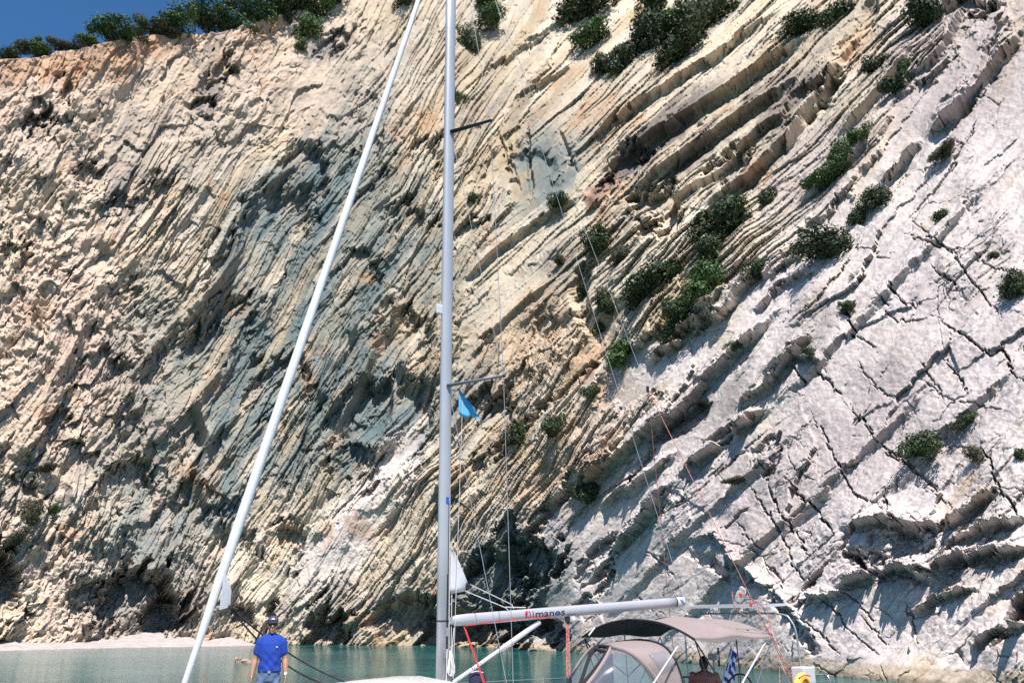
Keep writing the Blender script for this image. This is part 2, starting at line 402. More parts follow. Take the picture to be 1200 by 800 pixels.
    col = col * (1 - (mid + .4 * crumb)[..., None] * (.26 * rB + .12 * rA))
    col = lerp(col, tan, (mid + lam)[..., None] * .55 * (hash01(rowA, rowA * 0, 9)[..., None] > .72))
    colL = lerp(pale, cream, hash01(rowD, rowD * 0, 5)[..., None]) * (1 - .32 * hash01(rowC, rowC * 0, 6)[..., None])
    col = lerp(col, colL, lam[..., None])
    def patch(mask, c, k): 
        nonlocal col
        col = lerp(col, c, np.clip(mask, 0, 1)[..., None] * k)
    sl = lerp(white, white * .86, np.clip(.4 + 1.3 * n2, 0, 1)); sl = lerp(sl, C(.53, .46, .455), np.clip(.25 + 1.5 * n1, 0, .8))
    sl = lerp(sl, C(.37, .33, .33), sp[..., None] * np.clip(.2 + 1.8 * n2, 0, .75))
    slab_c = sstep(-70, 60, xj - slab_line + 70 * jx + 50 * n1[..., 0])
    st_ = fbm(lb / 7, qb / .45, 4, 831); sl = lerp(sl, C(.36, .325, .32), np.clip(2.3 * st_, 0, .75)[..., None]); sl = lerp(sl, C(.50, .40, .29), np.clip(-.35 + 1.8 * fbm(lb / 9 + 5, qb / 2.2, 4, 835), 0, .6)[..., None])
    col = lerp(col, sl, slab_c[..., None])
    def zone(cx, cy, rx, ry, ang=0, soft=.5):
        a = R(ang); X = xj - cx; Y = yj - cy
        u = X * math.cos(a) - Y * math.sin(a); w_ = X * math.sin(a) + Y * math.cos(a)
        return sstep(1 + soft, 1 - soft, np.hypot(u / rx, w_ / ry))
    grain = np.clip(.55 + 1.6 * n3[..., 0] + .5 * n2[..., 0], 0, 1)
    patch(zone(330, 430, 190, 340, -28, .6) * (.35 + .65 * grain) * sstep(-.4, .2, fbm(S / 11, H / 16, 4, 871)), teal_rock_shade, .92)  # paints the blue-grey rock tint and the shade of the middle beds together
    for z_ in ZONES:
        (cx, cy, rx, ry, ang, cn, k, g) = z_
        patch(zone(cx, cy, rx, ry, ang) * (grain if g else 1), {'grey': grey, 'teal_rock_shade': teal_rock_shade, 'rust': rust, 'white': white, 'lich': lich, 'tan': tan, 'pink': pink, 'pale': pale, 'overhang_shade': overhang_shade, 'mauve': mauve}[cn], k)
    # scattered lichen, rust along beds
    patch(sstep(.18, .5, fbm(S / 7, H / 7, 5, 841)) * (mid + crumb) * grain, lich, .38)
    patch(sstep(.22, .5, fbm(S / 5 + 9, H / 6, 4, 851)) * (mid + lam + .8 * crumb), rust, .5)
    patch(sstep(.1, .5, fbm(S / 2.2 + 5, H / 1.6, 4, 855)) * (mid + crumb), C(.36, .28, .21), .38)
    # tide line: washed ochre band at the foot
    zb = P[..., 2] + .35 * fbm(S / 2, H, 3, 861)
    patch(sstep(.95, .55, zb) * sstep(380, 480, x), C(.34, .265, .17), .65)
    patch(sstep(.25, .05, zb), C(.16, .13, .09), .6)
    P = P + ND * D[..., None]
    if True:   # ragged shift along the face breaks the column grid
        P[..., 2] += np.where(P[..., 2] > 1.5, .10 * fine, 0)
    # plateau behind the rim
    rim = P[-1]; rad = rim[:, :2] / np.linalg.norm(rim[:, :2], axis=1, keepdims=True)
    rows = [P]; cols = [col.reshape(NY, NX, 3)]
    for k, dist in enumerate((2, 6, 14, 28, 50, 80)):
        e = rim.copy(); e[:, :2] += rad * dist; e[:, 2] += .12 * dist + .8 * fbm(pxs / 25, np.full_like(pxs, k * 3.0), 3, 900)
        rows.append(e[None]); cols.append(np.broadcast_to(C(.17, .12, .07), (1, NX, 3)))
    A = np.concatenate(rows, 0); CC = np.concatenate(cols, 0)
    ny = A.shape[0]
    idx = np.arange(ny * NX).reshape(ny, NX)
    f = np.stack([idx[:-1, :-1], idx[:-1, 1:], idx[1:, 1:], idx[1:, :-1]], -1).reshape(-1, 4)
    me = np_mesh('cliff', A.reshape(-1, 3), f)
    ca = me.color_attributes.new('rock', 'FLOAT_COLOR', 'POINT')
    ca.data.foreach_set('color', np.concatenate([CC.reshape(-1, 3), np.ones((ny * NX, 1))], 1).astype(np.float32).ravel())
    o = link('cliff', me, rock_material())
    tag(o, kind='structure')
    o['label'] = 'tall pale cliff of tilted thin rock layers'
    CL['P'] = A; CL['PX'] = PX; CL['PY'] = PY; CL['pxs'] = pxs; CL['bot'] = bot; CL['top'] = top; CL['N'] = N
    return o
CL = {}
def on_cliff(px, py):
    """a point of the finished rock face on the sight line of the picture position"""
    P = CL['P'][:NY]
    c = int(np.clip(np.searchsorted(CL['pxs'], px), 12, NX - 13))
    best = None
    c0, c1 = max(0, c - 50), min(NX, c + 50)
    v = (CL['bot'][c] - py) / (CL['bot'][c] - CL['top'][c]); r = int(np.clip(v, 0, 1) * (NY - 1))
    r0, r1 = max(0, r - 75), min(NY, r + 75)
    Q = P[r0:r1, c0:c1]
    x, y, z = Q[..., 0], Q[..., 1], Q[..., 2] - HC
    fw = y * CP + z * SP; up = -y * SP + z * CP
    u = 600 + F * x / fw; w = 400 - F * up / fw
    d = (u - px) ** 2 + (w - py) ** 2
    k = np.unravel_index(np.argmin(d + 0.0 * y), d.shape)
    return Vector(Q[k].tolist()), Vector(CL['N'][r0 + k[0], c0 + k[1]].tolist()), float(fw[k])
def FEATURES(gash, ledge, scoop, bulge):
    # hollows at the water
    scoop(2, 690, 24, 52, 0, 7); scoop(165, 712, 58, 58, -15, 7.5, 1.0); scoop(192, 715, 30, 46, -20, 3, 1.3); scoop(95, 700, 30, 28, 0, 2.5)
    scoop(385, 735, 34, 34, -20, 6.5, .9); scoop(480, 735, 48, 44, 0, 6, .5); scoop(520, 742, 46, 30, 0, 6, .5)
    scoop(580, 695, 34, 62, -28, 5.5, 1.2); scoop(628, 672, 28, 48, -32, 5, 1.2); scoop(600, 732, 56, 24, 0, 5, 1.2); scoop(595, 640, 26, 24, -30, 3, 1.3); scoop(570, 740, 50, 34, 0, 7, .4); scoop(645, 745, 22, 24, 0, 5, .5)
    scoop(1198, 705, 22, 34, -25, 7, .5); scoop(320, 722, 10, 20, 0, 3, .5); scoop(285, 728, 18, 20, 0, 3, .5)
    # shaded beds in the middle
    scoop(440, 505, 85, 66, 35, 4.6); scoop(410, 560, 45, 40, 30, 2.6); scoop(300, 300, 50, 105, -32, 3.8); scoop(352, 215, 34, 56, -15, 3.2)
    scoop(255, 395, 28, 70, -35, 3.4); scoop(330, 450, 44, 48, -30, 2.8); scoop(140, 575, 52, 24, 35, 3); scoop(220, 600, 45, 35, 20, 2.2)
    scoop(420, 330, 40, 30, 40, 2.5); scoop(470, 400, 40, 44, 40, 3.2); scoop(115, 430, 45, 20, 20, 2.2); scoop(60, 510, 40, 22, 25, 2)
    scoop(40, 142, 22, 14, 10, 3.2); scoop(260, 80, 9, 24, -25, 3); scoop(240, 118, 12, 10, 0, 3); scoop(175, 225, 18, 34, -30, 2.2)
    scoop(130, 240, 20, 14, 0, 1.8); scoop(105, 205, 14, 18, 0, 2); scoop(20, 300, 20, 14, 0, 1.6); scoop(150, 350, 24, 18, 20, 1.6)
    scoop(275, 640, 30, 22, 30, 2); scoop(330, 650, 30, 26, 40, 2.4); scoop(85, 110, 8, 30, 0, 2.2); scoop(215, 55, 16, 8, 10, 1.6)
    scoop(390, 60, 22, 12, 20, 2.5); scoop(430, 200, 24, 34, -30, 2.2); scoop(480, 260, 26, 18, 20, 2.6); scoop(500, 190, 16, 30, 0, 2.2)
    scoop(545, 280, 20, 24, 0, 2.4); scoop(30, 580, 24, 30, 20, 2); scoop(565, 500, 70, 28, 48, 3.8); scoop(600, 450, 50, 14, 42, 2.2)
    # smooth pale tongue behind the mast
    bulge(420, 600, 22, 90, -36, 3.0, .3); bulge(560, 350, 26, 90, -40, 2.4, .3); bulge(640, 420, 16, 60, -45, 1.6)
    # upper middle: plates over dark undersides
    ledge([(690, 175), (740, 128), (800, 92), (880, 40), (930, 10)], 2.6, 14); ledge([(705, 205), (770, 160), (860, 105), (960, 40)], 3.4, 16)
    ledge([(735, 232), (800, 190), (870, 140), (950, 85)], 3.0, 12); ledge([(770, 258), (830, 212), (890, 160), (940, 130)], 2.6, 10)
    ledge([(600, 60), (650, 30), (700, 0)], 1.6, 9); ledge([(560, 95), (610, 60), (650, 35)], 1.8, 8); ledge([(590, 130), (640, 95), (680, 70)], 1.5, 8)
    ledge([(820, 250), (880, 215), (930, 160), (985, 80), (1020, 20)], 3.0, 14); scoop(850, 200, 40, 15, 35, 3.2); scoop(945, 120, 14, 55, -42, 2.8)
    scoop(735, 190, 44, 16, 40, 2.6); scoop(775, 243, 34, 20, 25, 3.6); scoop(615, 205, 44, 34, 0, 1.8, .5); bulge(722, 218, 16, 16, 0, 2.4)
    gash([(618, 145), (618, 190), (622, 240)], 4, 1.6); gash([(585, 160), (600, 195), (610, 225)], 3, 1.0); gash([(655, 150), (675, 205)], 4, 1.2)
    ledge([(540, 340), (590, 295), (640, 255), (690, 225)], 1.8, 12); ledge([(545, 420), (600, 370), (650, 330)], 1.4, 9)
    gash([(690, 300), (680, 350), (700, 400)], 14, 2.5); gash([(560, 560), (620, 500), (680, 440), (730, 400)], 5, 1.6)
    # the long gully and overhangs on the left edge of the slab
    ledge([(650, 610), (700, 560), (750, 520), (800, 478), (835, 440), (885, 395), (930, 355)], 1.9, 14); scoop(800, 492, 40, 13, 42, 3.4, .5); scoop(745, 548, 34, 9, 40, 2, .5)
    ledge([(700, 600), (745, 570), (795, 530)], 1.6, 8); ledge([(800, 560), (830, 530), (870, 500), (900, 475)], 2.2, 10); scoop(850, 508, 26, 9, 30, 3, .5)
    ledge([(860, 482), (900, 454), (933, 412), (960, 390)], 1.8, 8); ledge([(880, 370), (920, 330), (960, 320)], 1.3, 7); ledge([(760, 430), (800, 395), (850, 360)], 2.2, 12)
    ledge([(680, 690), (720, 650), (770, 600), (800, 560)], 2.0, 12); gash([(600, 660), (640, 610), (690, 560)], 6, 2)
    scoop(700, 660, 18, 40, -40, 2.6); scoop(690, 715, 14, 20, 0, 2.0)
    ledge([(895, 440), (930, 420), (960, 425)], 1.2, 6); scoop(905, 530, 22, 26, 0, 2.2)
    for p in ([(1020, 340), (1060, 380), (1097, 374)], [(985, 462), (1030, 520), (1080, 560), (1120, 600)], [(870, 560), (905, 600), (930, 660), (960, 700)], [(1060, 250), (1120, 300), (1180, 380)], [(950, 480), (975, 530), (1000, 575), (1040, 600)], [(760, 610), (800, 590), (850, 545), (900, 500)], [(1000, 300), (960, 350), (920, 385)], [(1150, 130), (1110, 200), (1060, 260)]):
        gash(p, 1.4, .9)
    ledge([(760, 765), (880, 655), (1010, 535), (1110, 430)], .55, 24); ledge([(1000, 625), (1110, 505), (1205, 425)], .45, 22); ledge([(890, 490), (1005, 385), (1110, 270), (1195, 175)], .6, 24); ledge([(700, 735), (790, 640), (880, 560), (960, 490)], .55, 20)
    # slab cracks
    for p in ([(1097, 374), (1133, 397), (1157, 419), (1177, 410), (1193, 440), (1205, 452)], [(997, 384), (1017, 404), (1030, 412)], [(953, 427), (973, 452), (990, 462)],
              [(1103, 420), (1130, 444), (1134, 460)], [(1093, 314), (1127, 340)], [(927, 427), (943, 450)], [(900, 560), (917, 600), (933, 630), (957, 656)],
              [(925, 565), (960, 603), (983, 630)], [(1037, 580), (1043, 606), (1063, 616)], [(843, 626), (877, 593)], [(1150, 520), (1173, 573), (1200, 610)],
              [(1060, 275), (1133, 297)], [(980, 350), (1010, 390)], [(1040, 330), (1075, 365)]):
        gash(p, 1.8, 1.2)
    for p in ([(967, 703), (1000, 740), (1033, 773)], [(985, 690), (1030, 730)], [(1000, 420), (1030, 455), (1060, 470)], [(1020, 470), (1000, 500)], [(1080, 420), (1110, 470)],
              [(900, 660), (925, 690)], [(860, 610), (900, 650)], [(940, 300), (990, 290), (1050, 300)], [(1150, 200), (1190, 160)], [(1060, 540), (1100, 575)], [(960, 560), (1010, 540)],
              [(1010, 720), (1040, 760)], [(940, 720), (990, 770)], [(1060, 700), (1075, 760)], [(760, 640), (790, 680)], [(740, 690), (770, 720)], [(1140, 300), (1180, 320)],
              [(1120, 470), (1180, 480)], [(1060, 490), (1050, 520)], [(880, 520), (900, 560), (910, 590)]):
        gash(p, 1.2, .5)
    ledge([(985, 622), (1020, 614), (1053, 613), (1090, 620), (1120, 612)], 1.5, 12); scoop(1055, 640, 44, 20, 8, 1.6, .5); scoop(1020, 660, 34, 12, -25, 2, .5)
    ledge([(980, 690), (1020, 680), (1053, 671), (1100, 676)], 1.8, 9); ledge([(1090, 668), (1130, 655), (1160, 650), (1210, 640)], 1.8, 10)
    gash([(987, 643), (1013, 666), (1040, 680)], 6, 1.8); gash([(925, 712), (960, 675), (990, 640), (1015, 590)], 4, 1.3)
    ledge([(780, 640), (840, 628), (867, 665), (910, 700), (933, 722), (965, 765)], .9, 8); scoop(855, 672, 36, 11, -42, 1.5, .5); scoop(915, 712, 28, 7, -42, 1.0, .5); scoop(945, 748, 24, 7, -52, 1.2, .5)
    scoop(815, 652, 26, 6, -8, .7, .5)
    ledge([(930, 712), (965, 705), (1000, 696)], 1.2, 6); ledge([(1110, 620), (1140, 595), (1175, 570)], 1.5, 8); ledge([(1110, 640), (1160, 615), (1205, 605)], 1.5, 8)
    ledge([(1060, 720), (1110, 700), (1150, 690)], 1.2, 7); ledge([(1140, 760), (1170, 740), (1205, 735)], 1.5, 8); scoop(1175, 745, 22, 10, 20, 2)
    # upper right
    ledge([(1085, 168), (1127, 127), (1167, 78), (1205, 30)], 2.4, 14); ledge([(1075, 92), (1100, 70), (1123, 33), (1140, 5)], 2.2, 10); scoop(1135, 8, 34, 14, 10, 4)
    ledge([(1035, 222), (1067, 187), (1085, 165)], 1.6, 9); ledge([(985, 165), (1020, 125), (1053, 87), (1075, 55)], 2.4, 10); gash([(975, 85), (1013, 33), (1030, -5)], 12, 2.6)
    ledge([(940, 240), (1000, 190), (1030, 150)], 1.6, 9); ledge([(1150, 60), (1190, 20)], 1.2, 7); ledge([(1100, 125), (1140, 110)], .8, 5)
    gash([(1180, 0), (1160, 50), (1140, 110), (1110, 160)], 6, 1.2)
ZONES = [
    (110, 650, 160, 90, 0, 'pale', .6, 1), (330, 650, 90, 90, -20, 'pale', .55, 1), (480, 620, 60, 110, -30, 'pale', .5, 1), (1080, 470, 70, 160, -42, 'mauve', .55, 1), (900, 600, 40, 140, -42, 'mauve', .5, 1), (1150, 280, 40, 150, -42, 'mauve', .5, 1),
    # cx, cy, rx, ry, angle, colour, strength, grained
    (330, 290, 60, 150, -30, 'teal_rock_shade', .85, 1), (430, 500, 100, 80, 30, 'teal_rock_shade', .9, 1), (300, 430, 70, 80, 0, 'teal_rock_shade', .6, 1), (200, 600, 90, 50, 20, 'teal_rock_shade', .6, 1),  # blue-grey rock tint with the shade of the beds painted in
    (260, 560, 120, 60, 30, 'teal_rock_shade', .55, 1), (170, 700, 80, 60, 0, 'grey', .55, 0), (390, 710, 60, 50, 0, 'grey', .6, 1), (600, 690, 70, 70, 0, 'teal_rock_shade', .8, 0), (500, 720, 60, 50, 0, 'grey', .6, 1),  # colour also deepens the shade of the hollows at the water
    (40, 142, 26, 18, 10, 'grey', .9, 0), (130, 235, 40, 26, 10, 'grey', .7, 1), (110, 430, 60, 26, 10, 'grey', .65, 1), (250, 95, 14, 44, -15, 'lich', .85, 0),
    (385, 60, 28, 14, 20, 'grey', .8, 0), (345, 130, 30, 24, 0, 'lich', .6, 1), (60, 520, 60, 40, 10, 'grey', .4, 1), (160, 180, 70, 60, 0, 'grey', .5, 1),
    (635, 200, 38, 54, 0, 'teal_rock_shade', .75, 0), (600, 200, 14, 40, 20, 'tan', .6, 0), (570, 480, 60, 60, 0, 'lich', .5, 1), (560, 90, 40, 60, 0, 'lich', .5, 1),
    (425, 600, 26, 115, -36, 'white', .95, 0), (585, 365, 22, 95, -42, 'pale', .45, 1), (640, 400, 60, 60, 0, 'rust', .45, 1), (690, 490, 36, 60, 0, 'rust', .55, 1), (690, 130, 50, 26, 0, 'rust', .6, 1),
    (722, 218, 20, 20, 0, 'rust', .65, 0), (790, 245, 12, 18, 0, 'rust', .6, 1), (640, 560, 60, 50, 0, 'rust', .35, 1), (700, 440, 20, 40, 0, 'rust', .5, 1),
    (110, 66, 130, 24, 8, 'rust', .85, 1), (300, 46, 80, 24, 20, 'rust', .7, 1), (90, 90, 120, 40, 0, 'pink', .6, 0), (790, 150, 90, 40, 35, 'lich', .35, 1), (930, 130, 60, 30, 50, 'lich', .5, 1),
    (1050, 170, 24, 60, -25, 'tan', .55, 1), (1130, 590, 40, 20, 40, 'tan', .6, 1), (1130, 700, 40, 20, 20, 'tan', .35, 1), (1050, 390, 22, 14, 0, 'tan', .3, 1), (1010, 60, 20, 40, -30, 'rust', .6, 1), (1080, 60, 14, 24, -30, 'rust', .6, 1),
    (790, 140, 90, 16, 38, 'overhang_shade', .75, 0), (840, 160, 100, 14, 38, 'overhang_shade', .7, 1), (930, 120, 60, 18, 52, 'overhang_shade', .7, 0), (740, 195, 44, 16, 40, 'overhang_shade', .75, 0), (870, 205, 60, 18, 40, 'overhang_shade', .6, 1), (640, 110, 50, 20, 40, 'overhang_shade', .5, 1),  # shade under the plates painted as dark strips
    (800, 485, 60, 14, 42, 'overhang_shade', .5, 0), (920, 450, 90, 16, 38, 'overhang_shade', .4, 1), (90, 75, 130, 22, 6, 'rust', .6, 0), (40, 130, 50, 40, 0, 'pink', .5, 0), (30, 420, 90, 120, 0, 'pink', .5, 0), (290, 70, 60, 30, 0, 'pink', .6, 1),  # first two strips paint shade under the overhangs beside the slab
    (1120, 80, 80, 90, -40, 'mauve', .7, 0), (980, 520, 120, 60, 20, 'mauve', .5, 0), (870, 620, 70, 50, 0, 'mauve', .5, 0), (960, 200, 40, 80, -40, 'mauve', .6, 0), (1010, 470, 60, 60, 0, 'mauve', .4, 0), (1100, 330, 40, 30, 0, 'mauve', .3, 1)
    , (1130, 90, 60, 70, -40, 'lich', .25, 1), (900, 530, 30, 40, 0, 'lich', .6, 1), (960, 380, 50, 20, 40, 'lich', .5, 1), (860, 470, 60, 30, 40, 'lich', .45, 1),
    (1190, 40, 20, 90, -10, 'tan', .5, 1), (30, 610, 40, 60, 0, 'lich', .5, 1), (840, 300, 50, 20, 45, 'tan', .4, 1), (660, 300, 40, 26, 0, 'lich', .55, 1),
]
# ------------------------------------------------------------------ bushes and trees
def crown_mesh(name, seed, lobes, n, leaf, squash=.8, spiky=0.0):
    """many leaf-sized faces spread through a few uneven lobes of a unit crown"""
    rg = np.random.default_rng(seed)
    cs = []; 
    for i in range(lobes):
        a = rg.uniform(0, 2 * PI); rr = rg.uniform(.2, .78)
        cs.append((math.cos(a) * rr, math.sin(a) * rr, rg.uniform(-.25, .5) * squash, rg.uniform(.22, .46)))
    cs.append((0, 0, 0, .5)); cs = np.array(cs)
    w = cs[:, 3] ** 2; k = rg.choice(len(cs), n, p=w / w.sum())
    d = rg.normal(size=(n, 3)); d /= np.linalg.norm(d, axis=1, keepdims=True)
    rad = cs[k, 3] * rg.uniform(.45, 1.0, n) ** .5 * (1 + spiky * rg.exponential(.35, n))
    P = cs[k, :3] + d * rad[:, None] * np.array([1, 1, squash])
    # gaps: drop leaves in random holes
    hc = rg.uniform(-.8, .8, (14, 3)); hr = rg.uniform(.08, .22, 14)
    keep = np.ones(n, bool)
    for c, r_ in zip(hc, hr): keep &= np.linalg.norm(P - c, axis=1) > r_
    P = P[keep]; d = d[keep]; n = len(P)
    nn = d + rg.normal(size=(n, 3)) * .4; nn /= np.linalg.norm(nn, axis=1, keepdims=True)
    t = np.cross(nn, rg.normal(size=(n, 3))); t /= np.linalg.norm(t, axis=1, keepdims=True); b = np.cross(nn, t)
    L = leaf * rg.uniform(.6, 1.5, n)[:, None]; Wd = L * rg.uniform(.35, .7, n)[:, None]
    V = np.stack([P - t * L, P + b * Wd + nn * Wd * .2, P + t * L, P - b * Wd + nn * Wd * .2], 1).reshape(-1, 3)
    return np_mesh(name, V, np.arange(n * 4).reshape(n, 4))
def stem_mesh(name, seed, spread=.75, n=5, r=.035):
    rg = random.Random(seed); bm = bmesh.new()
    for i in range(n):
        a = rg.uniform(0, 2 * PI); p = Vector((0, 0, -.75)); d = Vector((math.cos(a) * .35, math.sin(a) * .35, 1)).normalized(); rr = r * rg.uniform(.7, 1.2)
        for s in range(4):
            q = p + d * rg.uniform(.22, .32) * spread / .75
            cone(bm, p, q, rr, rr * .72, 5); rr *= .72; p = q
            d = (d + Vector((rg.uniform(-.5, .5), rg.uniform(-.5, .5), rg.uniform(-.1, .3)))).normalized()
    bmesh.ops.recalc_face_normals(bm, faces=bm.faces)
    me = bpy.data.meshes.new(name); bm.to_mesh(me); bm.free(); return me
def cone(bm, a, b, r0, r1, seg=8, cap=True):
    a = Vector(a); b = Vector(b); d = b - a
    if d.length < 1e-6: return
    z = d.normalized(); x = z.orthogonal().normalized(); y = z.cross(x)
    A = [bm.verts.new(a + (x * math.cos(2 * PI * i / seg) + y * math.sin(2 * PI * i / seg)) * r0) for i in range(seg)]
    B = [bm.verts.new(b + (x * math.cos(2 * PI * i / seg) + y * math.sin(2 * PI * i / seg)) * r1) for i in range(seg)]
    for i in range(seg): bm.faces.new((A[i], A[(i + 1) % seg], B[(i + 1) % seg], B[i]))
    if cap: bm.faces.new(A[::-1]); bm.faces.new(B)
LEAF = {}
def veg_setup():
    LEAF['d'] = leaf_material('leaf_dark', (.013, .022, .010), (.031, .052, .019), (.072, .100, .038))
    LEAF['g'] = leaf_material('leaf_green', (.022, .048, .014), (.050, .10, .028), (.10, .165, .048))
    LEAF['o'] = leaf_material('leaf_olive', (.030, .034, .018), (.060, .064, .034), (.11, .105, .062))
    LEAF['bark'] = simple('bark', (.10, .075, .055), .9)
    LEAF['dead'] = simple('dead_wood', (.34, .29, .25), .9)
    for t in 'dgo':
        for v in range(3):
            me = crown_mesh('crown', 40 + v * 7 + ord(t), (9, 12, 8)[v], 3600, .055, (.8, .7, .95)[v], (.45, .3, .6)[v])
            me.materials.append(LEAF[t]); LEAF[t, v] = me
    for v in range(3):
        me = stem_mesh('trunk', 90 + v); me.materials.append(LEAF['bark']); LEAF['stem', v] = me
def bush(name, px, py, rx, ry, t, label, cat, group, out=.35, lean=0.0, i=0):
    p, n, dep = on_cliff(px, py)
    if 685 < px < 880 and py < 90: rx *= 1.3; ry *= 1.25
    wx = rx * dep / F; wz = ry * dep / F
    root = empty(name, p + n * (wx * out) - Vector((0, 0, wz * .1)))
    root.rotation_euler = (0, -.38 + .3 * math.sin(px * 3.7), 0)
    tag(root, label, cat, group)
    v = i % 3
    c = bpy.data.objects.new('crown', LEAF[t, v]); COL.objects.link(c); c.parent = root; c.scale = (wx * 1.25, wx * 1.1, wz * 1.4); c.rotation_euler = (0, 0, (px * 7.13) % 6.28 if abs(rx - ry) < .35 * rx else PI * (i % 2))
    s = bpy.data.objects.new('trunk', LEAF['stem', v]); COL.objects.link(s); s.parent = root; s.scale = (wx * .9, wx * .9, wz)
    return root
BUSHES = [
 (1090,522,28,22,'d','wide dark bush low on the white slab, right of the picture'),
 (1136,495,17,8,'d','flat dark shrub just up and right of the wide slab bush'),
 (1145,535,11,11,'o','small olive shrub below right of the wide slab bush'),
 (1190,342,22,25,'d','tall dark bush cut by the right edge of the photo'),
 (1197,535,7,12,'d','sliver of dark shrub at the right edge low on the slab'),
 (1166,301,7,6,'d','tiny dark tuft on white rock, left above the bush at the right edge'),
 (1104,257,14,9,'d','small flat dark shrub alone high on the white slab'),
 (1112,180,19,11,'o','olive shrub in the notch at the top of the white slab'),
 (970,297,35,20,'d','broad rounded dark bush in the middle of the right slab'),
 (1008,328,9,13,'o','narrow olive shrub below right of the broad rounded bush'),
 (995,362,12,10,'d','small dark shrub casting a slanted shadow, below the broad rounded bush'),
 (1027,238,20,14,'d','dark shrub on the rib above right of the broad rounded bush'),
 (1005,260,15,15,'d','dark shrub wedged between the broad bush and the shrub above it'),
 (970,216,23,18,'g','lowest and widest green bush of the leaning row of three'),
 (992,190,18,17,'g','middle green bush of the leaning row of three'),
 (1011,162,16,13,'g','topmost green bush of the leaning row of three'),
 (1026,82,17,13,'d','dark shrub on grey rock high up, left of a paired shrub'),
 (1061,84,11,10,'g','small green shrub high up on the grey rock ridge'),
 (1048,105,17,13,'d','dark shrub under the small green one on the grey ridge'),
 (1087,18,24,32,'d','tall dark tree-like bush at the top edge above the grey slab'),
 (940,38,26,13,'d','dark shrub lying along a thin plate at the top edge'),
 (985,18,20,22,'d','dark shrub in the rusty gully at the top edge'),
 (860,262,36,30,'d','large ragged dark bush at the foot of the layered plates'),
 (840,292,22,16,'d','dark bush filling the slope under the large ragged bush'),
 (901,236,12,16,'d','small upright dark shrub touching the right of the ragged bush'),
 (890,318,16,17,'d','round dark bush with a long shadow on the pale rib'),
 (833,338,31,25,'g','brightest green bush on the cliff, right of the dark thicket'),
 (778,326,32,24,'d','sprawling dark bush left of the brightest green bush'),
 (752,348,20,17,'d','dark shrub at the lower left end of the sprawling bush'),
 (800,372,24,22,'d','dark bush directly under the brightest green bush'),
 (786,392,13,13,'d','small dark tail of shrub below the dark thicket'),
 (656,239,14,12,'d','small round dark bush below the blue grey facets'),
 (704,290,20,22,'d','dark bush under the folded orange rock'),
 (728,300,13,12,'o','olive shrub right beside the dark bush under the orange rock'),
 (714,356,14,21,'d','upright dark bush in the rusty gully above the round ones'),
 (686,345,7,14,'d','slim dark shrub left in the rusty gully'),
 (703,386,9,9,'d','tiny dark tuft in the middle of the rusty gully'),
 (660,306,6,14,'o','thin olive shrub on rubble left of the gully'),
 (730,420,22,16,'g','round green bush halfway down right of the mast'),
 (698,459,12,12,'d','small round dark bush below the green one right of the mast'),
 (655,500,18,15,'d','right one of two dark bushes over the shaded hollow'),
 (614,512,17,19,'d','left one of two dark bushes over the shaded hollow'),
 (698,576,18,18,'d','dark bush nearest above the boom'),
 (868,565,14,7,'o','low flat olive shrub on the lower slab'),
 (951,415,8,10,'d','tiny dark tuft at the head of a slab crack'),
 (860,408,9,8,'g','tiny green tuft on the grey broken rib'),
 (556,235,8,9,'g','tiny green shrub close right of the mast above the pennant'),
 (541,116,8,10,'g','green tuft touching the mast above the top spreader'),
 (572,32,19,14,'g','green bush right of the mast near the top edge'),
 (570,5,17,14,'d','dark bush at the top edge right of the mast'),
 (549,52,14,20,'d','dark upright shrub between mast and green bush'),
 (475,4,14,8,'d','small dark shrub at the top edge between sail and mast'),
 (693,52,18,15,'g','round green bush high on the pale ledges'),
 (692,14,30,20,'d','big dark bush at the top edge over the round green bush'),
 (703,82,12,16,'d','dark shrub under the round green bush'),
 (735,72,16,18,'d','leftmost dark bush of the dense top thicket'),
 (764,52,22,24,'d','tall dark bush inside the dense top thicket'),
 (762,18,22,18,'d','dark bush at the top edge over the thicket'),
 (800,38,22,20,'g','greener bush in the middle of the dense top thicket'),
 (806,62,30,14,'d','low dark bush along the bottom of the top thicket'),
 (838,24,30,26,'d','rightmost big dark bush of the dense top thicket'),
 (51,550,11,8,'o','small olive shrub low on the left cliff'),
 (36,602,13,17,'o','olive shrub above the left cave'),
 (22,628,13,10,'o','lowest olive shrub beside the left cave'),
 (62,597,6,8,'g','tiny green tuft right of the olive shrub above the left cave'),
 (275,84,6,5,'o','tiny olive tuft under the brown gully of the left rim'),
 (150,243,6,4,'o','tiny olive tuft high on the crumbling left face'),
]
